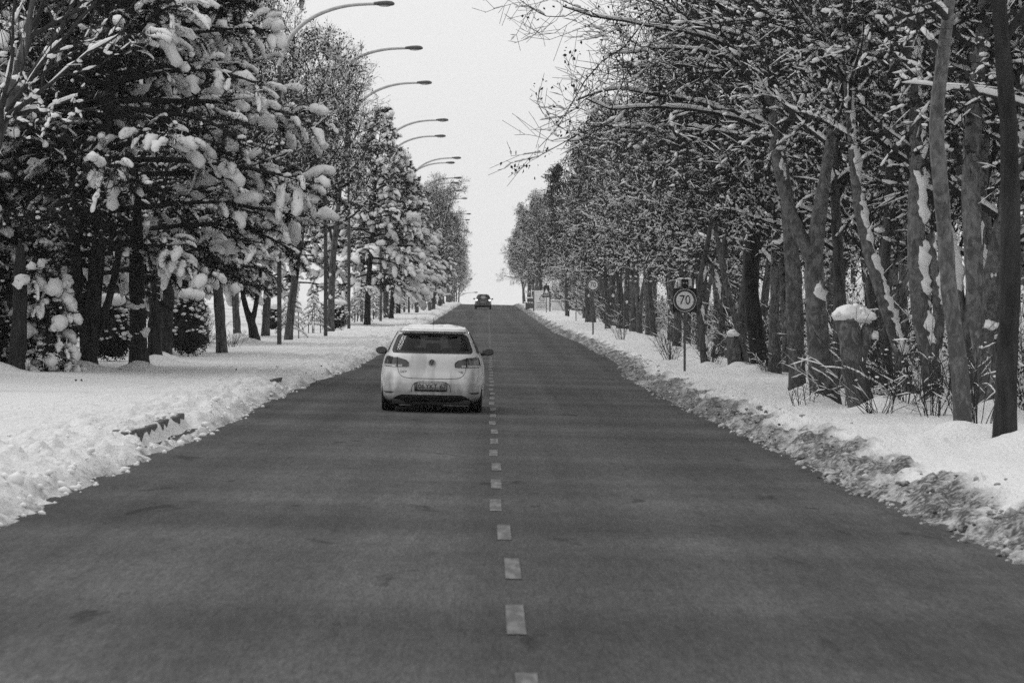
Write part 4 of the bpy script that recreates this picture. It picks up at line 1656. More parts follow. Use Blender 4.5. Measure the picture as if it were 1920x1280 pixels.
def conifer_variant(seed, H, z0, rad, nb, label, fat=.15, name='snowy_conifer', needles=60, trunk_r=.17, cover=.72, sub=9, top_pow=1.25, up0=8, droop=.07, rings=9, tuft=.24, spray=.21, load=.58, ragged=11, wind=.5):
    g = np.random.default_rng(seed)
    t = thing(name, label, 'tree')
    p = [A(.0, 0, 0, trunk_r)]
    d = A(.03, .02, 1)
    for j in range(8):
        d = norm(d + g.normal(0, .03, 3))
        p.append(np.append(p[-1][:3] + d * H / 8, trunk_r * (1 - .93 * (j + 1) / 8)))
    v, q, q_ = trunk_tube(p, k=12, seed=seed)
    MB().add(v, q).obj('trunk', M['dark_bark'], t)
    # main boughs
    u = (np.arange(nb) + g.uniform(0, 1, nb)) / nb
    u = u ** .85
    z = z0 + (H - z0) * u
    az = np.arange(nb) * 2.39996 + g.normal(0, .3, nb)
    L = rad * (1 - u ** top_pow) * (1 + .22 * g.uniform(-1, 1, nb)) * np.minimum(1, .72 + u * 1.4) + .35
    el = np.radians(-6 + up0 + 34 * u + g.normal(0, 6, nb))
    d = np.stack([np.cos(az) * np.cos(el), np.sin(az) * np.cos(el), np.sin(el)], -1)
    P = np.zeros((nb, 8, 3))
    P[:, 0] = np.stack([np.interp(z, q_[:, 2], q_[:, 0]), np.interp(z, q_[:, 2], q_[:, 1]), z], -1)
    for k in range(1, 8):
        d = norm(d + g.normal(0, .06, d.shape) - UP * droop * (k / 4))
        P[:, k] = P[:, k - 1] + d * (L / 7)[:, None]
    Rr = (.012 + .012 * L)[:, None] * np.linspace(1, .3, 8)
    # side sprays
    P2, R2, t2 = spawn(g, P, Rr, sub, .28, 1.0, 46, 9, L * spray + .22, .3, 5, .09, -.065, None, ratio=.5, rend=.006, flat=.75, tshape=.35)
    mb = MB()
    for a_, b_, k in ((P, Rr, 4), (P2, R2, 3)):
        v, q = tubes(a_, b_, k)
        mb.add(v, q)
    mb.obj('boughs', M['dark_bark'], t)
    # needles
    nn = MB()
    for PP, cnt, s0 in ((P2, needles, .3), (P, needles, .35)):
        n = len(PP) * cnt
        c = on_lines(g, PP, n, s0)
        fw = norm(PP[:, -1] - PP[:, -3])
        fwd = fw[g.integers(0, len(PP), n)] * .25
        dr = norm(g.normal(0, 1, (n, 3)) + fwd + A(0, 0, -.15))
        Ln = g.uniform(.10, tuft, (n, 1))
        s = norm(np.cross(dr, g.normal(0, 1, (n, 3)))) * g.uniform(.007, .016, (n, 1))
        V = np.stack([c - s, c + s, c + dr * Ln], 1).reshape(-1, 3)
        nn.add(V, t=np.arange(n * 3).reshape(n, 3))
    nn.obj('needles', M['needle'], t)
    # snow: fat fingers lying along the outer sprays, drooping over their tips
    rr = np.linalg.norm(P2[:, -1, :2], axis=1)
    expo = np.clip(rr / (rad * .75), 0, 1) * .6 + .4
    azs = np.arctan2(P2[:, -1, 1], P2[:, -1, 0])
    prob = cover * expo * (1 - wind + wind * (.5 + .5 * np.cos(azs + .35)))
    loaded = np.repeat(g.uniform(0, 1, nb) < load, sub)        # whole boughs carry snow or have shed it
    sel = (g.uniform(0, 1, len(P2)) < prob) & loaded
    Q = P2[sel]
    B = len(Q)
    m = rings
    t_in = g.uniform(.22, .62, B)
    w01 = .5 - .5 * np.cos(np.linspace(0, math.pi, m))
    tt = t_in[:, None] + (1.06 - t_in)[:, None] * w01[None]
    f = np.clip(tt, 0, .999) * 4
    i = f.astype(int)
    fr = (f - i)[..., None]
    bi = np.arange(B)[:, None]
    C = Q[bi, i] * (1 - fr) + Q[bi, i + 1] * fr
    over = np.clip(tt - .9, 0, 1)[..., None]
    C = C + (norm(Q[:, -1] - Q[:, -2])[:, None] * .5 - UP * .6) * over
    pro = np.clip(1 - np.abs((w01 - .52) / .52) ** 2.6, 0, 1) ** .5 * (.75 + .35 * w01)
    pro[0], pro[-1] = .03, .03
    base = fat * np.clip(g.gamma(5.0, .2, (B, 1)), .4, 1.6) * expo[sel][:, None]
    rad_ = base * pro * (1 + .55 * fbm(C * 5.5, 2, seed))
    C = C + UP * (rad_ * .35)[..., None]
    sn = MB()
    v, q = tubes(C, rad_, 9, squash=.85, jitter=.75, seed=seed)
    sn.add(v, q)
    # snow-coated needles make the edges of the pads ragged
    for PP, cnt, lo in ((Q, ragged, .25), (P2[~sel], ragged // 4, .4)):
        n = len(PP) * cnt
        c = on_lines(g, PP, n, lo)
        dr = norm(g.normal(0, 1, (n, 3)) * A(1, 1, .7) + A(0, 0, .12))
        s_ = norm(np.cross(dr, g.normal(0, 1, (n, 3)))) * g.uniform(.010, .026, (n, 1))
        V = np.stack([c + dr * .04 - s_, c + dr * .04 + s_, c + dr * g.uniform(.10, .21, (n, 1))], 1).reshape(-1, 3)
        sn.add(V, t=np.arange(n * 3).reshape(n, 3))
    # crumbs of snow caught among the needles
    nc = len(P2) // 2
    c = on_lines(g, P2, nc, .1) + g.normal(0, .05, (nc, 3))
    blobs(sn, c, g.uniform(.015, .05, (nc, 1)) * A(1.2, 1.2, .9), 1, .5, 1.5, seed + 3)
    # cushions on the boughs themselves
    nbk = nb * 2
    c = on_lines(g, P, nbk, .35)
    s = g.uniform(.4, 1.0, (nbk, 1)) * fat * A(1.2, 1.2, .75)
    blobs(sn, c + UP * fat * .35, s, 2 if fat > .12 else 1, .4, 1.5, seed, .5)
    sn.obj('snow_load', M['tree_snow'], t)
    return t


def bush(seed, label, w, d, h, loc, name='clipped_shrub', snowcap=.16, leaves=5000, cat='shrub', group=None, leaf=.06):
    g = np.random.default_rng(seed)
    t = thing(name, label, cat, loc, g.uniform(0, 6), group)
    n = leaves
    v = norm(g.normal(0, 1, (n, 3)))
    r = g.uniform(.72, 1.0, (n, 1)) * (1 + .14 * fbm(v * 2.4, 2, seed)[:, None])
    sup = np.abs(v) ** .75 * np.sign(v)
    pts = sup * r * A(w / 2, d / 2, h / 2) + A(0, 0, h / 2)
    V, q = leaf_quads(g, pts, leaf, .1)
    MB().add(V, q).obj('foliage', M['shrub_leaf'], t)
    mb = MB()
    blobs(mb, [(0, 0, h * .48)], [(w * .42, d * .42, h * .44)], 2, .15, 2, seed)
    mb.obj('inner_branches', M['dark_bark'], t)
    mb = MB()
    k = 9
    a = np.arange(k) * 2.4
    rr = np.sqrt((np.arange(k) + .3) / k) * .36
    blobs(mb, np.stack([np.cos(a) * rr * w, np.sin(a) * rr * d, h * (.98 - .35 * rr ** 2)], -1), [(w * .2, d * .2, snowcap)] * k, 2, .25, 1.6, seed)
    top = pts[(pts[:, 2] > h * .35)]
    c = top[g.integers(0, len(top), 260)]
    blobs(mb, c + (c - A(0, 0, h / 2)) * .03, g.uniform(.02, .07, (260, 1)) * A(1.3, 1.3, .8), 1, .4, 1.6, seed + 1)
    mb.obj('snow_cap', M['tree_snow'], t)
    return t


def sapling_variant(seed, label, H=2.2):
    g = np.random.default_rng(seed)
    t = thing('staked_sapling', label, 'sapling')
    v, q = tubes([[0, 0, -.1], [.02, 0, H * .5], [0, .02, H]], [[.025, .018, .006]], 6)
    MB().add(v, q).obj('trunk', M['grey_bark'], t)
    for k in range(3):
        a = k * 2.09 + .4
        v, q = tubes([[.33 * math.cos(a), .33 * math.sin(a), -.2], [.31 * math.cos(a), .31 * math.sin(a), H * .52]], [[.025, .022]], 6)
        MB().add(v, q).obj('stake', M['stake'], t)
    nb = 34
    u = (np.arange(nb) + .5) / nb
    z = .35 + (H - .35) * u
    az = np.arange(nb) * 2.4
    L = .75 * (1 - u) ** .8 + .12
    P = np.zeros((nb, 6, 3))
    P[:, 0, 2] = z
    d = np.stack([np.cos(az), np.sin(az), np.full(nb, .45)], -1)
    for k in range(1, 6):
        d = norm(d + g.normal(0, .08, d.shape) - UP * .28)
        P[:, k] = P[:, k - 1] + d * (L / 5)[:, None]
    Rr = np.full((nb, 6), .007)
    mb = MB()
    v, q = tubes(P, Rr, 4)
    mb.add(v, q)
    mb.obj('boughs', M['dark_bark'], t)
    n = nb * 46
    c = on_lines(g, P, n, .15)
    dr = norm(g.normal(0, 1, (n, 3)) - UP * .5)
    s = norm(np.cross(dr, g.normal(0, 1, (n, 3)))) * .012
    V = np.stack([c - s, c + s, c + dr * g.uniform(.06, .15, (n, 1))], 1).reshape(-1, 3)
    MB().add(V, t=np.arange(n * 3).reshape(n, 3)).obj('needles', M['needle'], t)
    sn = MB()
    rad = .055 * np.array([.2, .8, 1, 1, .8, .1])[None] * g.uniform(.5, 1.2, (nb, 1)) * (1 + .4 * fbm(P * 6, 2, seed))
    v, q = tubes(P + UP * .03, rad, 7, jitter=.4, seed=seed)
    sn.add(v, q)
    c = on_lines(g, P, 60, .3)
    blobs(sn, c + UP * .03, g.uniform(.025, .06, (60, 1)) * A(1.2, 1.2, .8), 1, .4, 1.5, seed)
    sn.obj('snow_load', M['tree_snow'], t)
    return t


def bare_shrub(seed, label, loc, H=1.2, stems=26, spread=.9, group=None, snow=.012, lean=(0, 0, 0), cat='shrub', name='bare_shrub', leaves=0):
    g = np.random.default_rng(seed)
    t = thing(name, label, cat, loc, 0, group)
    a = g.uniform(0, 6.28, stems)
    s = g.uniform(.05, 1, stems) * spread
    d = norm(np.stack([np.cos(a) * s, np.sin(a) * s, np.ones(stems)], -1) + np.asarray(lean))
    P = np.zeros((stems, 8, 3))
    P[:, 0] = np.stack([np.cos(a), np.sin(a), 0 * a], -1) * g.uniform(0, .25, (stems, 1))
    P[:, 0, 2] = -.05
    L = H * g.uniform(.5, 1.2, stems)
    for k in range(1, 8):
        d = norm(d + g.normal(0, .07, d.shape) - UP * .05 * s[:, None])
        P[:, k] = P[:, k - 1] + d * (L / 7)[:, None]
    Rr = np.linspace(.0065, .0035, 8)[None] * np.ones((stems, 1))
    P3, R3, _ = spawn(g, P, Rr, 5, .2, .95, 38, 12, L * .4, .35, 5, .12, .03, rend=.0045)
    mb = MB()
    for p_, r_, k in ((P, Rr, 4), (P3, R3, 3)):
        v, q = tubes(p_, r_, k)
        mb.add(v, q)
    mb.obj('stems', M['twig'], t)
    if snow:
        mb = MB()
        for p_, r_ in ((P, Rr), (P3, R3)):
            v, q = snow_lines(p_, r_, snow, seed, .5, 4)
            if len(v):
                mb.add(v, q)
        c = on_lines(g, P3, 8)
        blobs(mb, c, g.uniform(.01, .026, (8, 1)) * A(1.5, 1.5, .8), 1, .6, 1.8, seed)
        mb.obj('snow_cover', M['tree_snow'], t)
    if leaves:
        v, q = leaf_quads(g, on_lines(g, P3, leaves), .06)
        MB().add(v, q).obj('leaves', M['shrub_leaf'], t)
    return t

# ------------------------------------------------------------------ right-hand trees, nearest first
def right_trees():
    cf = dict(n=(8, 8, 4), leaves=2200, leaf=.07, snow=.019, cover=.6, tufts=80, twig_snow=.3)
    hero_tree('dark straight trunk at the right edge of the picture, nearest of the right-hand row', [(1884, 826, 42.2), (1886, 720, 40.5), (1889, 600, 38.7), (1896, 470, 37.0), (1898, 300, 35.2), (1886, 150, 31.7), (1872, 40, 28.2)], .00627, M['dark_bark'], 1, 4.0, 9, 3.0, cf, cover=.16, start=.5, name='dark_trunk_tree')
    hero_tree('smooth pale slender trunk just left of the dark edge trunk, snow drift at its foot', [(1806, 812, 33.4), (1803, 760, 32.6), (1794, 660, 32.6), (1780, 540, 31.7), (1772, 420, 29.9), (1760, 330, 29.0), (1752, 250, 28.2), (1764, 150, 24.6), (1778, 30, 22.9)], .00664, M['plane_bark'], 2, 4.0, 9, 3.2, cf, cover=.10, start=.5)
    hero_tree('thick pale trunk with a swollen snow-capped knee between the slender and the dark trunk', [(1858, 772, 35.2), (1852, 700, 40.5), (1843, 640, 45.8), (1832, 590, 35.2), (1826, 500, 35.2), (1818, 400, 37.0), (1822, 300, 33.4), (1830, 180, 29.9), (1842, 60, 26.4)], .0080, M['plane_bark'], 3, 4.0, 8, 3.4, cf, cover=.30, start=.55, cap=[(1850, 612, 20, 9)], snowthick=.05)
    hero_tree('thick plane trunk with a long snow stripe down its right flank and a dark knot', [(1752, 772, 35.2), (1748, 700, 38.7), (1737, 630, 37.0), (1724, 560, 35.2), (1716, 480, 35.2), (1718, 390, 33.4), (1722, 300, 28.2), (1716, 180, 24.6)], .0083, M['plane_bark'], 4, 4.0, 8, 3.4, cf, cover=.62, side=(.9, -.35, .3), start=.55, extra=[[(1748, 660, 29.9), (1764, 600, 22.9), (1752, 520, 19.4), (1742, 440, 17.6)]])
    hero_tree('thin pale trunk leaning left, snow caught along its upper side', [(1722, 765, 26.4), (1702, 700, 26.4), (1680, 630, 25.5), (1655, 565, 23.8), (1634, 490, 22.0), (1616, 430, 21.1), (1606, 360, 19.4)], .0085, M['plane_bark'], 5, 3.4, 7, 2.8, cf, cover=.66, side=(.9, -.3, .5), start=.6)
    t = hero_tree('short pollarded trunk topped with a ball of snow, no crown', [(1618, 772, 49.3), (1606, 720, 45.8), (1598, 670, 44.0), (1590, 620, 42.2), (1586, 592, 40.5)], .0082, M['plane_bark'], 6, None, 0, 0, None, cover=.3, side=(.9, -.3, .3), cap=[(1590, 592, 32, 9), (1616, 596, 26, 7), (1628, 628, 20, 5), (1604, 618, 14, 4)], extra=[[(1606, 700, 26.4), (1618, 650, 22.9), (1626, 612, 22.9)]], name='pollarded_tree')
    hero_tree('twisted thick trunk of the close pair, dark split bark and snow on its right', [(1552, 758, 54.6), (1540, 700, 51.0), (1534, 640, 42.2), (1530, 580, 38.7), (1526, 510, 37.0), (1530, 440, 29.9), (1540, 370, 24.6), (1552, 300, 21.1)], .0089, M['plane_bark'], 7, 4.2, 9, 3.6, cf, cover=.5, side=(.9, -.35, .2), start=.5, extra=[[(1528, 500, 26.4), (1500, 440, 26.4), (1478, 390, 24.6), (1462, 320, 21.1), (1452, 260, 19.4)]])
    hero_tree('smooth pale trunk, left one of the close pair', [(1496, 736, 31.7), (1492, 650, 31.7), (1488, 560, 32.6), (1486, 480, 29.9), (1480, 400, 26.4), (1470, 330, 22.9), (1450, 240, 19.4), (1440, 150, 17.6)], .0102, M['plane_bark'], 8, 4.4, 10, 4.4, cf, cover=.2, start=.45, bias=(-.45, -.05, .08), limb_px=[
                  [(1441, 150, .0102), (1380, 70, .0100), (1300, 56, .0098), (1200, 54, .0096), (1120, 44, .0095), (1060, 30, .0094), (990, 12, .0093)],
                  [(1446, 220, .0102), (1400, 110, .0101), (1300, 76, .0100), (1225, 92, .0099), (1150, 112, .0098), (1090, 100, .0097)],
                  [(1450, 240, .0102), (1380, 200, .0103), (1290, 200, .0103), (1240, 190, .0102), (1185, 165, .0101), (1120, 148, .010), (1060, 168, .0099), (1018, 190, .0098)],
                  [(1452, 250, .0102), (1350, 215, .0099), (1240, 187, .0097), (1170, 205, .0096), (1138, 234, .0095), (1095, 214, .0095), (1040, 186, .0094)],
                  [(1452, 260, .0102), (1340, 250, .0104), (1220, 230, .0104), (1140, 236, .0103), (1092, 248, .0102), (1046, 238, .0102)],
                  [(1444, 180, .0102), (1400, 140, .0106), (1300, 120, .0108), (1200, 118, .0108), (1130, 120, .0107), (1080, 128, .0106)]], reach=(1450, .86))
    hero_tree('black leaning trunk with patches of snow, right of the lit-up speed sign', [(1428, 702, 33.4), (1418, 640, 31.7), (1408, 570, 29.9), (1408, 500, 28.2), (1416, 430, 24.6), (1422, 350, 21.1)], .0134, M['dark_bark'], 9, 4.6, 9, 3.6, dict(cf, leaves=5200, leaf=.12), cover=.35, start=.42, bias=(-.35, 0, .0), name='dark_trunk_tree')
    hero_tree('spotted pale stump with a snow shelf and a slanting stem, between sign and black trunk', [(1378, 700, 26.4), (1376, 660, 25.5), (1374, 632, 23.8)], .0136, M['plane_bark'], 10, None, 0, 0, None, cover=.2, cap=[(1376, 626, 14, 8)], extra=[[(1402, 700, 14.1), (1392, 640, 14.1), (1376, 590, 12.3), (1362, 540, 11.4), (1350, 480, 10.6), (1340, 420, 8.8)]], name='pollarded_tree')
    hero_tree('grey trunk bent to the left, standing right behind the lit-up speed sign', [(1322, 690, 14.1), (1318, 640, 14.1), (1311, 590, 13.2), (1308, 545, 12.3), (1318, 500, 10.6), (1328, 450, 9.7)], .0150, M['grey_bark'], 11, 5.0, 9, 3.3, cf, cover=.55, start=.62, bias=(-.3, 0, .25))
    hero_tree('grey forked trunk rising to the right of the bent one behind the speed sign', [(1334, 684, 12.3), (1344, 650, 12.3), (1356, 600, 12.3), (1362, 540, 11.4), (1358, 460, 10.6)], .0158, M['grey_bark'], 12, 5.0, 9, 3.3, cf, cover=.45, start=.6, bias=(-.2, 0, .2))
    hero_tree('slim grey trunk behind the leaning one, with snow in its fork', [(1668, 742, 22.9), (1660, 640, 21.1), (1655, 540, 19.4), (1662, 440, 19.4), (1672, 350, 17.6), (1665, 250, 15.8)], .0108, M['grey_bark'], 13, 4.4, 9, 3.8, cf, cover=.3, start=.5)
    hero_tree('pale trunk leaning right in the gap behind the thick kneed trunk', [(1870, 760, 22.9), (1872, 640, 22.9), (1868, 520, 23.8), (1878, 420, 22.9), (1892, 330, 21.1), (1900, 220, 19.4)], .0100, M['plane_bark'], 14, 4.4, 9, 3.6, cf, cover=.4, start=.5)


LOOK = ['pale-barked spreading tree', 'grey-barked bushy tree', 'double-stemmed pale tree', 'tall grey leaf-clinging tree']


def band(d):
    return 'level with the near trunks' if d < 75 else 'level with the two speed signs' if d < 150 else 'beyond the plain speed sign' if d < 260 else 'near the notice board and crest'


def right_rows():
    V = [
        bare_variant(101, 9.5, 4.2, 16, 4200, M['plane_bark'], 'x', nn=(8, 7, 3), crown0=.32, up=.045, snow=.023, twig_snow=.3, cover=.75),
        bare_variant(102, 10.5, 3.8, 17, 4200, M['grey_bark'], 'x', nn=(8, 7, 3), crown0=.32, up=.03, snow=.022, twig_snow=.3, cover=.75, leaf=.11),
        bare_variant(103, 8.5, 4.4, 16, 3800, M['plane_bark'], 'x', nn=(8, 7, 3), multi=2, crown0=.33, snow=.024, twig_snow=.3, cover=.75),
        bare_variant(104, 11.5, 3.6, 18, 5000, M['grey_bark'], 'x', nn=(8, 7, 3), crown0=.3, up=.02, snow=.023, twig_snow=.3, cover=.7, leaf=.12),
    ]
    g = np.random.default_rng(77)
    spots = []
    # front row, from behind the speed sign up to the crest
    d = 92.0
    while d < 440:
        if not (205 < d < 318):
            spots.append((g.uniform(7.5, 8.5) if d < 165 else g.uniform(6.6, 7.8) if d < 250 else g.uniform(4.9, 5.8), d, 0))
        d += g.uniform(3.4, 5.4) * (1 + d / 600)
    # trees standing between and just behind the big roadside trunks
    for x, d in ((7.6, 47), (8.3, 53), (7.2, 62), (8.4, 66), (7.0, 74), (7.9, 79), (6.9, 84), (7.8, 88), (9.0, 43), (9.6, 58), (9.2, 71)):
        spots.append((x, d, 1))
    # second row
    d = 48.0
    while d < 430:
        spots.append((g.uniform(9.0, 11.5), d, 1))
        d += g.uniform(4.2, 6.8) * (1 + d / 500)
    # woodland behind
    d = 45.0
    while d < 330:
        for xo in (13, 17, 22, 29):
            spots.append((xo + g.uniform(-2, 2) + d * .03, d + g.uniform(-3, 3), 2))
        d += 11 * (1 + d / 300)
    first = [True] * 4
    for i, (x, d, row) in enumerate(spots):
        k = int(g.integers(0, 4))
        sc = g.uniform(.85, 1.2) * (1.0 if row == 0 else 1.05)
        if row == 0:
            lab, grp = '%s of the front right row, %s' % (LOOK[k], band(d)), 'front row trees on the right'
        elif row == 1:
            lab, grp = '%s of the second right-hand row, %s' % (LOOK[k], band(d)), 'second row trees on the right'
        else:
            lab, grp = '%s deep in the right-hand wood, %s' % (LOOK[k], band(d)), 'trees in the wood on the right'
        src = V[k]
        loc = stand(x, d)
        rz = g.uniform(0, 6.28)
        if first[k]:
            first[k] = False
            src.location = loc
            src.rotation_euler = (0, 0, rz)
            src.scale = (sc, sc, sc)
            src['label'] = lab
            src['group'] = grp
        else:
            copy_thing(src, loc, rz, sc, lab, grp)
    # tall dark-leaved tree rising above the far row
    D = .043
    c = px(1045, 580, D)
    t = bare_variant(131, 12.0, 3.0, 20, 9500, M['grey_bark'], 'tall leafy tree standing above the far end of the right-hand row', name='leafy_tree', nn=(8, 7, 3), crown0=.35, up=.06, snow=.008, cover=.3, leaf=.14, twig_snow=.1, tufts=10)
    t.location = stand(c[0] + .8, c[1])
    t = copy_thing(t, stand(7.2, 226), 2.2, .96, 'leafy dark tree in the right-hand row just below the pale tower', None)


# ------------------------------------------------------------------ left-hand trees
def left_trees():
    # big snow-laden pines by the near verge: crowns meet over several trunks
    big = conifer_variant(201, 15.0, 2.15, 4.5, 165, 'big snow-laden pine nearest the road on the left, boughs drooping over the verge', fat=.10, rings=10, load=.66, spray=.19, wind=.62, name='snowy_pine', needles=90, trunk_r=.2, cover=.97, sub=18, top_pow=2.2, up0=6, droop=.065)
    big.location = stand(-9.3, 68.5)
    MOUNDS.append((-9.3, 68.5, .6, .12))
    b2 = conifer_variant(202, 13.5, 2.1, 4.4, 110, 'tall snow-laden pine behind the forked trunk at the far left', fat=.09, rings=8, load=.6, name='snowy_pine', needles=95, trunk_r=.22, cover=.9, sub=14, top_pow=1.8, up0=6, droop=.07)
    b2.location = stand(-12.2, 74)
    c3 = conifer_variant(203, 12.0, 2.2, 3.7, 96, 'dense snow-laden conifer beyond the clipped shrubs, left of the white car', fat=.135, rings=8, load=.85, spray=.26, ragged=8, name='snowy_conifer', needles=70, trunk_r=.19, cover=.95, sub=12, top_pow=1.15, up0=4, droop=.06)
    c3.location = stand(-6.9, 168)
    c4 = conifer_variant(204, 10.5, 1.6, 3.3, 84, 'snow-laden conifer leaning towards the road beside the sapling row', fat=.115, rings=8, load=.75, spray=.26, ragged=8, name='snowy_conifer', needles=70, trunk_r=.17, cover=.85, sub=12, top_pow=1.3, up0=2, droop=.05)
    c4.location = stand(-6.6, 200)
    j = 0
    for (x, d, src, rz, sc, lab) in (
            (-11.3, 90, big, .5, .95, 'snow-laden pine right behind the nearest one, trunk among the stumps'),
            (-13.5, 92, b2, .8, 1.0, 'snow-laden pine further from the road behind the nearest pines'),
            (-11.6, 112, big, -.5, .85, 'snow-laden pine over the second forked trunk on the left verge'),
            (-15.5, 62, b2, 1.0, .9, 'snow-laden pine cut off by the left edge of the picture'),
            (-13.0, 128, c4, .6, 1.2, 'middle-distance conifer behind the staked saplings, away from the road'),
            (-11.5, 172, c3, -.6, 1.05, 'conifer behind the dense one, away from the road'),
            (-7.2, 236, c3, .9, .95, 'conifer with white-loaded tips beside the far saplings'),
            (-6.9, 284, c4, -.8, 1.05, 'far conifer above the trunk by the litter bin'),
            (-7.4, 330, c3, .4, .85, 'last conifer before the crest on the left')):
        copy_thing(src, stand(x, d), rz, sc, lab, None)
    # trunks seen below the pines
    none = dict(leaves=0)
    hero_tree('black forked trunk below the nearest pine, snow in its fork', [(166, 716, 36), (168, 680, 30), (166, 640, 30), (158, 600, 27), (150, 560, 25), (144, 510, 24), (140, 450, 20)], .01225, M['dark_bark'], 21, 2.0, 4, 2.0, dict(leaves=0, n=(5, 5, 2)), cover=.35, side=(.6, -.6, .5), name='forked_tree', cap=[(176, 620, 9, 5)], extra=[[(172, 650, 20), (186, 610, 16), (202, 570, 15), (214, 520, 14), (222, 470, 12)]])
    hero_tree('ragged broken trunk with two thick shelves of snow', [(262, 712, 38), (260, 670, 36), (258, 630, 32), (258, 590, 30), (256, 540, 29), (258, 470, 26)], .0125, M['dark_bark'], 22, 2.0, 0, 0, None, cover=.12, name='broken_trunk', cap=[(258, 628, 19, 8), (268, 620, 12, 4), (257, 575, 17, 7), (264, 562, 9, 3)])
    hero_tree('broad grey trunk right behind the ragged snow-shelved one', [(291, 695, 28), (290, 640, 27), (292, 560, 27), (298, 480, 25)], .0142, M['dark_bark'], 23, 3.0, 4, 2.2, dict(leaves=0, n=(5, 5, 2)), cover=.1, name='dark_trunk_tree')
    hero_tree('dark trunk touching the broad grey one, shrub at its right', [(311, 688, 22), (312, 620, 22), (316, 550, 23), (320, 470, 22)], .0150, M['dark_bark'], 24, 3.0, 4, 2.2, dict(leaves=0, n=(5, 5, 2)), cover=.1, name='dark_trunk_tree')
    hero_tree('slim grey trunk between the forked and the ragged trunk, set back', [(215, 688, 18), (216, 640, 17), (220, 580, 16), (222, 520, 15)], .0150, M['grey_bark'], 25, 3.0, 4, 2.2, dict(leaves=0, n=(5, 5, 2)), cover=.1, name='dark_trunk_tree', mound=True)
    hero_tree('low-branched cedar trunk at the left edge with foliage hanging to the snow', [(27, 722, 32), (30, 680, 32), (36, 640, 30), (38, 580, 28), (36, 500, 26)], .0117, M['dark_bark'], 26, .6, 0, 0, None, cover=.1, name='cedar_tree')
    hero_tree('stump wrapped in bare shoots with snow in them', [(382, 662, 22), (381, 630, 22), (380, 605, 20), (376, 580, 16)], .0175, M['dark_bark'], 27, None, 0, 0, None, cover=.3, name='pollarded_tree', cap=[(384, 585, 12, 6)])
    hero_tree('dark wishbone-forked trunk alone on the snow right of the stump', [(478, 641, 20), (476, 615, 18), (470, 600, 14), (460, 580, 10), (455, 550, 9), (450, 510, 8)], .0203, M['dark_bark'], 28, 3.0, 5, 3.0, dict(leaves=900, n=(6, 6, 2)), cover=.15, name='forked_tree', extra=[[(472, 605, 12), (480, 575, 9), (484, 545, 8), (490, 500, 7)]])
    hero_tree('grey trunk behind the wishbone-forked one', [(445, 628, 14), (443, 590, 14), (440, 550, 13), (442, 500, 12)], .0225, M['grey_bark'], 29, 4.0, 6, 3.0, dict(leaves=900), cover=.15, name='dark_trunk_tree')
    hero_tree('dark trunk by the litter bin near the crest', [(805.5, 572, 7), (805, 555, 6.5), (806, 535, 6)], .060, M['dark_bark'], 30, 4.0, 7, 3.0, dict(leaves=1500, n=(5, 5, 2)), cover=.1, name='dark_trunk_tree')
    # low cedar skirts by the left edge
    g = np.random.default_rng(4)
    ced = conifer_variant(206, 4.2, .55, 1.25, 40, 'young cedar at the left edge, dark sprays with little snow', fat=.09, name='young_cedar', needles=90, trunk_r=.09, cover=.5, sub=9, top_pow=1.2, up0=-6, droop=.11)
    ced.location = stand(-11.75, 67)
    c5 = conifer_variant(207, 2.0, .1, .62, 26, 'little cone-shaped conifer smothered in snow between cedar and forked trunk', fat=.125, name='small_conifer', needles=60, trunk_r=.05, cover=.95, sub=5, top_pow=1.0, up0=0, droop=.16)
    c5.location = stand(-9.95, 66.5)
    # bare tree whose snowy limbs fan into the upper left corner
    hero_tree('bare tree whose pale snow-lined limbs fan into the top left corner', [(-96, 775, 40), (-80, 600, 38), (-50, 420, 36), (-20, 290, 34), (2, 225, 30), (30, 150, 22), (52, 60, 16)], .0095, M['grey_bark'], 31, 1.5, 4, 2.6, dict(n=(4, 5, 2), leaves=100, snow=.018, cover=.5, twig_snow=.2, up2=.1, up3=.1), cover=.3, start=.75, name='bare_tree', bias=(.2, 0, .3), limb_px=[
        [(2, 225, .0095), (50, 150, .0094), (110, 85, .0093), (165, 25, .0092), (205, -40, .0092)],
        [(-4, 240, .0095), (34, 140, .0097), (66, 60, .0098), (84, -40, .0099)],
        [(2, 228, .0095), (70, 175, .0093), (140, 125, .0091), (200, 78, .0090), (250, 40, .0090)],
        [(4, 226, .0095), (56, 213, .0094), (104, 196, .0093), (150, 180, .0092)],
        [(-6, 250, .0095), (18, 170, .0092), (22, 90, .0090), (30, 10, .0089), (34, -60, .0089)],
        [(20, 180, .0095), (90, 90, .0097), (130, 20, .0099), (150, -50, .0100)]])
    # bare and dry-leaved trees whose tops stand against the sky
    W = [bare_variant(221, 14.0, 4.8, 18, 2200, M['grey_bark'], 'x', name='bare_tree', nn=(8, 7, 3), crown0=.3, up=.12, snow=.020, cover=.55, leaf=.10, twig_snow=.3, tufts=40),
         bare_variant(222, 12.5, 4.6, 18, 3600, M['grey_bark'], 'x', name='bare_tree', nn=(8, 7, 3), crown0=.28, up=.09, snow=.022, cover=.55, leaf=.11, twig_snow=.35, tufts=50)]
    sp = [(-8.3, 92, 1.0, 0, 'tall bare tree rising behind the near pines, first against the sky'), (-8.0, 118, .95, 1, 'bare tree with dry hanging seeds under the second street lamp'), (-7.6, 142, 1.0, 0, 'dark twiggy tree under the third street lamp'),
          (-7.2, 208, .92, 1, 'bare tree under the fourth and fifth street lamps'),
          (-10.5, 100, 1.05, 1, 'bare tree behind the first skyline tree, further from the road'), (-9.8, 130, 1.05, 0, 'bare tree behind the dry-seeded one, further from the road'), (-9.2, 172, 1.1, 1, 'bare tree behind the dense conifer')]
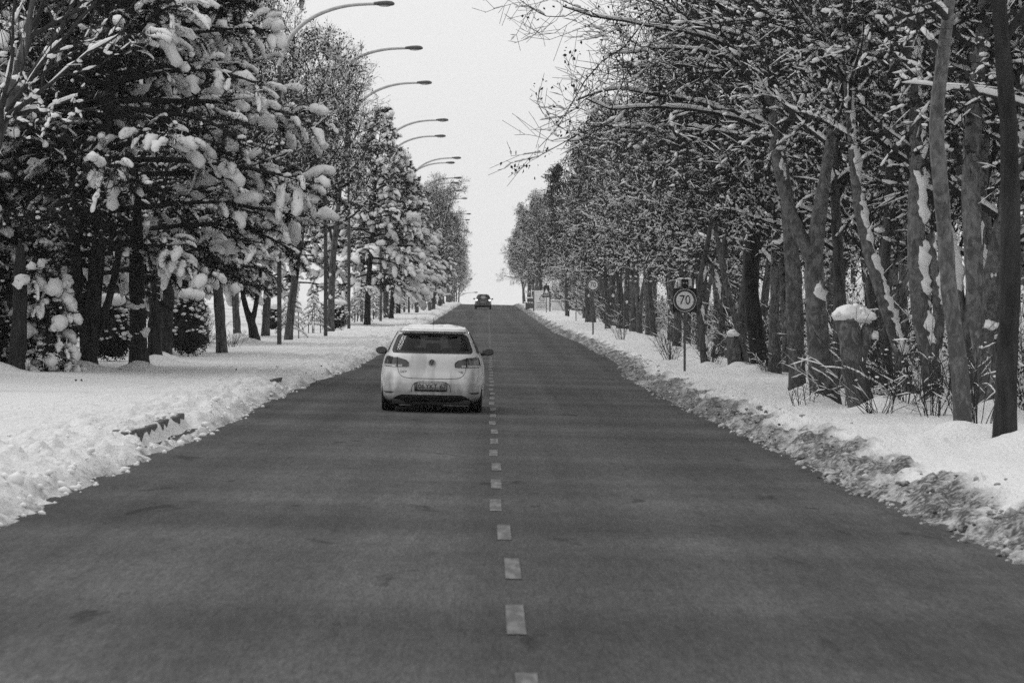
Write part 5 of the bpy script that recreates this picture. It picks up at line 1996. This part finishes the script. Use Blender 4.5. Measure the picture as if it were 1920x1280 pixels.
    for k, (x, d, sc, v, lab) in enumerate(sp):
        src = W[v]
        if k < 2:
            src.location = stand(x, d)
            src.rotation_euler = (0, 0, 1.3 * k)
            src.scale = (sc,) * 3
            src['label'] = lab
        else:
            copy_thing(src, stand(x, d), 2.0 * k, sc, lab, None)
    d = 250.0
    while d < 545:
        kk = int(g.integers(0, 2))
        copy_thing(W[kk], stand(g.uniform(-6.9, -5.3), d), g.uniform(0, 6), g.uniform(.78, .98), '%s of the far left row, %s' % (('tall bare tree', 'spreading bare tree')[kk], 'abreast of the notice board' if d < 320 else 'abreast of the dark car' if d < 380 else 'at the crest'), 'far left row trees')
        d += g.uniform(8, 13)
    # park trees behind
    srcs = [big, b2, c3, c4, W[0], W[1]]
    d = 60.0
    while d < 330:
        for xo in (17, 23, 31):
            x = -(xo + g.uniform(-2.5, 2.5) + d * .05)
            kk = int(g.integers(0, 6))
            copy_thing(srcs[kk], stand(x, d + g.uniform(-4, 4)), g.uniform(0, 6), g.uniform(.85, 1.2), '%s deep in the park on the left, %s' % (('broad snowy pine', 'tall snowy pine', 'dense snowy conifer', 'slim snowy conifer', 'tall bare tree', 'spreading bare tree')[kk], band(d)), 'park trees on the left')
        d += 13 * (1 + d / 260)


def small_plants():
    g = np.random.default_rng(9)
    bush(301, 'round clipped shrub with a thick snow cap, nearest the road', 1.35, 1.3, 1.4, stand(-7.75, 148))
    bush(302, 'clipped shrub with snow cap left of the first staked saplings', 1.1, 1.1, 1.2, stand(-10.6, 146))
    bush(303, 'leafy shrub with a smooth dome of snow beside the dark trunks', 1.25, 1.2, 1.85, stand(-8.75, 86))
    bush(304, 'low shrub behind the forked trunk with snow on top', 1.3, 1.2, 1.7, stand(-10.2, 80))
    lab, grp = 'dark hedge bush far back in the park on the left', 'hedge bushes in the park'
    hb = None
    for k in range(9):
        loc = stand(-(14.5 + k * .9 + g.uniform(0, 1)), 82 + k * 15 + g.uniform(-3, 3))
        if hb is None:
            hb = bush(310, lab, 2.6, 2.2, 2.0, loc, name='hedge_bush', group=grp, leaves=5000, leaf=.11)
        else:
            copy_thing(hb, loc, g.uniform(0, 6), g.uniform(.85, 1.2), lab, grp)
    S = [sapling_variant(321, 'staked young conifer nearest the clipped shrubs, bowed with snow', 2.2), sapling_variant(322, 'staked young conifer in front of the round clipped shrub', 2.0)]
    S[0].location = stand(-8.15, 122)
    S[1].location = stand(-8.1, 137)
    d, k = 163.0, 0
    while d < 322:
        copy_thing(S[k % 2], stand(-8.0 + g.uniform(-.5, .6), d), g.uniform(0, 6), g.uniform(.85, 1.2), 'staked sapling of the snowy row along the left verge', 'row of staked saplings')
        d += g.uniform(4.5, 7.5)
        k += 1
    # scrub under the right-hand trees
    labs = ['tangle of bare shoots at the foot of the pollarded trunk', 'bare shoots between the close pair and the pollarded trunk', 'low bare scrub at the foot of the leaning thin trunk', 'bare scrub in front of the thick snow-striped trunk', 'bare scrub between the slender and the kneed trunk', 'a few dry stalks in the snow in front of the close pair',
            'twigs by the foot of the black leaning trunk', 'scrub right of the lit-up speed sign post', 'scrub left of the lit-up speed sign post', 'dry stalks beside the plain round speed sign']
    spots = [(1650, 770, .0079, 1.3, 20, 1.4), (1575, 750, .0088, 1.2, 14, 1.5), (1700, 770, .0082, 1.2, 26, 1.1), (1752, 775, .0078, 1.3, 18, .8), (1830, 785, .0074, 1.4, 20, .6), (1500, 765, .0087, .55, 9, .35), (1445, 705, .0132, 1.0, 22, .8), (1330, 690, .0152, 1.1, 26, .7), (1258, 680, .0165, 1.2, 30, .8), (1165, 632, .0235, 1.1, 20, .7)]
    for k, ((x, y, D, H, n, sp), lab) in enumerate(zip(spots, labs)):
        c = px(x, y, D)
        bare_shrub(340 + k, lab, stand(c[0], c[1]), H, n, sp, snow=.010)
    lab, grp = 'snowy thicket among the second row of right-hand trees', 'snowy thickets behind the right-hand trunks'
    T = [bare_shrub(360 + k, lab, (0, 0, 0), 2.2, 36, .9, group=grp, snow=.018, leaves=600) for k in range(4)]
    for k in range(70):
        d = 42 + k * 4.4 + g.uniform(-2, 2) if k < 44 else 225 + (k - 44) * 8.5
        loc = stand(g.uniform(7.4, 11.5), d)
        if k < 4:
            T[k].location = loc
            T[k]['label'] = 'snowy thicket under the second right-hand tree row, ' + band(d)
        else:
            copy_thing(T[k % 4], loc, g.uniform(0, 6), g.uniform(.65, 1.35) * (1.5 if k >= 44 else 1), 'snowy thicket under the second right-hand tree row, ' + band(d), grp)
    bare_shrub(341, 'bare shoots growing round the snow-topped stump on the left', stand(-9.4, 97), 1.2, 30, .9, snow=.012)
    bare_shrub(342, 'small drifted-over twig clump right of the stump on the left', stand(-9.0, 104), .7, 22, 1.0, snow=.015)
    # odd fallen leaves and twigs on the snow
    for k, (x, y, D, lab) in enumerate(((145, 737, .0105, 'dark fallen leaf on the smooth snow before the small conifer'), (228, 709, .0122, 'dark fallen leaf on the snow before the forked trunk'), (444, 711, .0122, 'dark fallen leaf on the rough snow of the left verge'), (1803, 871, .0050, 'dry twig lying on the snow at the right edge'))):
        c = px(x, y, D)
        p = stand(c[0], c[1])
        t = thing('fallen_leaf', lab, 'leaf', (p[0], p[1], p[2] + .02))
        gg = np.random.default_rng(k)
        v, q = leaf_quads(gg, gg.normal(0, .04, (4, 3)) * A(1, 1, .1), .075, 0)
        MB().add(v, q).obj('blade', M['dry_leaf'], t)


def clods():
    """lumps thrown up by the plough: nobody could count them"""
    g = np.random.default_rng(12)
    for side, n, cl in ((-1, 800, M['snow']), (1, 1300, M['ground'])):
        d = np.exp(g.uniform(math.log(9), math.log(150), n))
        w = np.abs(g.normal(0, .45, n))
        x = np.where(side < 0, edge_l(d) - w + .06, edge_r(d) + w * .9 - .08)
        z = ground_z(x, d)
        z = np.maximum(z, road_z(x, d))
        s = g.gamma(1.6, .009, (n, 1)) + .008
        mb = MB()
        blobs(mb, np.stack([x, d, z + s[:, 0] * .3], -1), s * g.uniform(.7, 1.3, (n, 3)) * A(1.2, 1.2, .85), 1, .5, 1.4, 5)
        o = mb.obj('snow_clods', cl)
        structure(o, 'stuff')
        if side > 0:
            at = o.data.attributes.new('dirt', 'FLOAT', 'POINT')
            at.data.foreach_set('value', np.repeat(np.clip(g.normal(.5, .2, n), 0, .8), len(ICO[1][0])).astype(np.float32))


def haze():
    mb = MB()
    box(mb, -480, 480, -60, 1190, -60, 75)
    m = bpy.data.materials.new('winter_haze')
    m.use_nodes = True
    N, L = m.node_tree.nodes, m.node_tree.links
    N.clear()
    o = N.new('ShaderNodeOutputMaterial')
    v = N.new('ShaderNodeVolumePrincipled')
    v.inputs['Color'].default_value = (.96, .96, .96, 1)
    v.inputs['Density'].default_value = .00016
    L.new(v.outputs[0], o.inputs['Volume'])
    ob = mb.obj('haze', m, None, False)
    structure(ob, 'stuff')
    ob.display_type = 'WIRE'


# ------------------------------------------------------------------ build
import time as _t
_t0 = _t.time()
def _lap(s):
    print('%-14s %.1f s' % (s, _t.time() - _t0))
right_trees(); _lap('right hero')
left_trees(); _lap('left')
build_ground(); _lap('ground')
build_road(); kerbs()
white_hatchback(); dark_suv(); _lap('cars')
speed_sign(.01395, 1284, 563, .60, True, 'round 70 speed limit sign on a black square board with flasher box above')
speed_sign(.0261, 1112, 534, .60, False, 'plain round 70 speed limit sign on a post, further up the road')
bump_sign(); notice_board(); walls(); litter_bin(); street_lamps(); tower()
right_rows(); _lap('right rows')
small_plants(); clods(); _lap('plants')
haze()
print('objects', len(bpy.data.objects), 'tris', sum(len(m.loops) - 2 * len(m.polygons) for m in bpy.data.meshes))
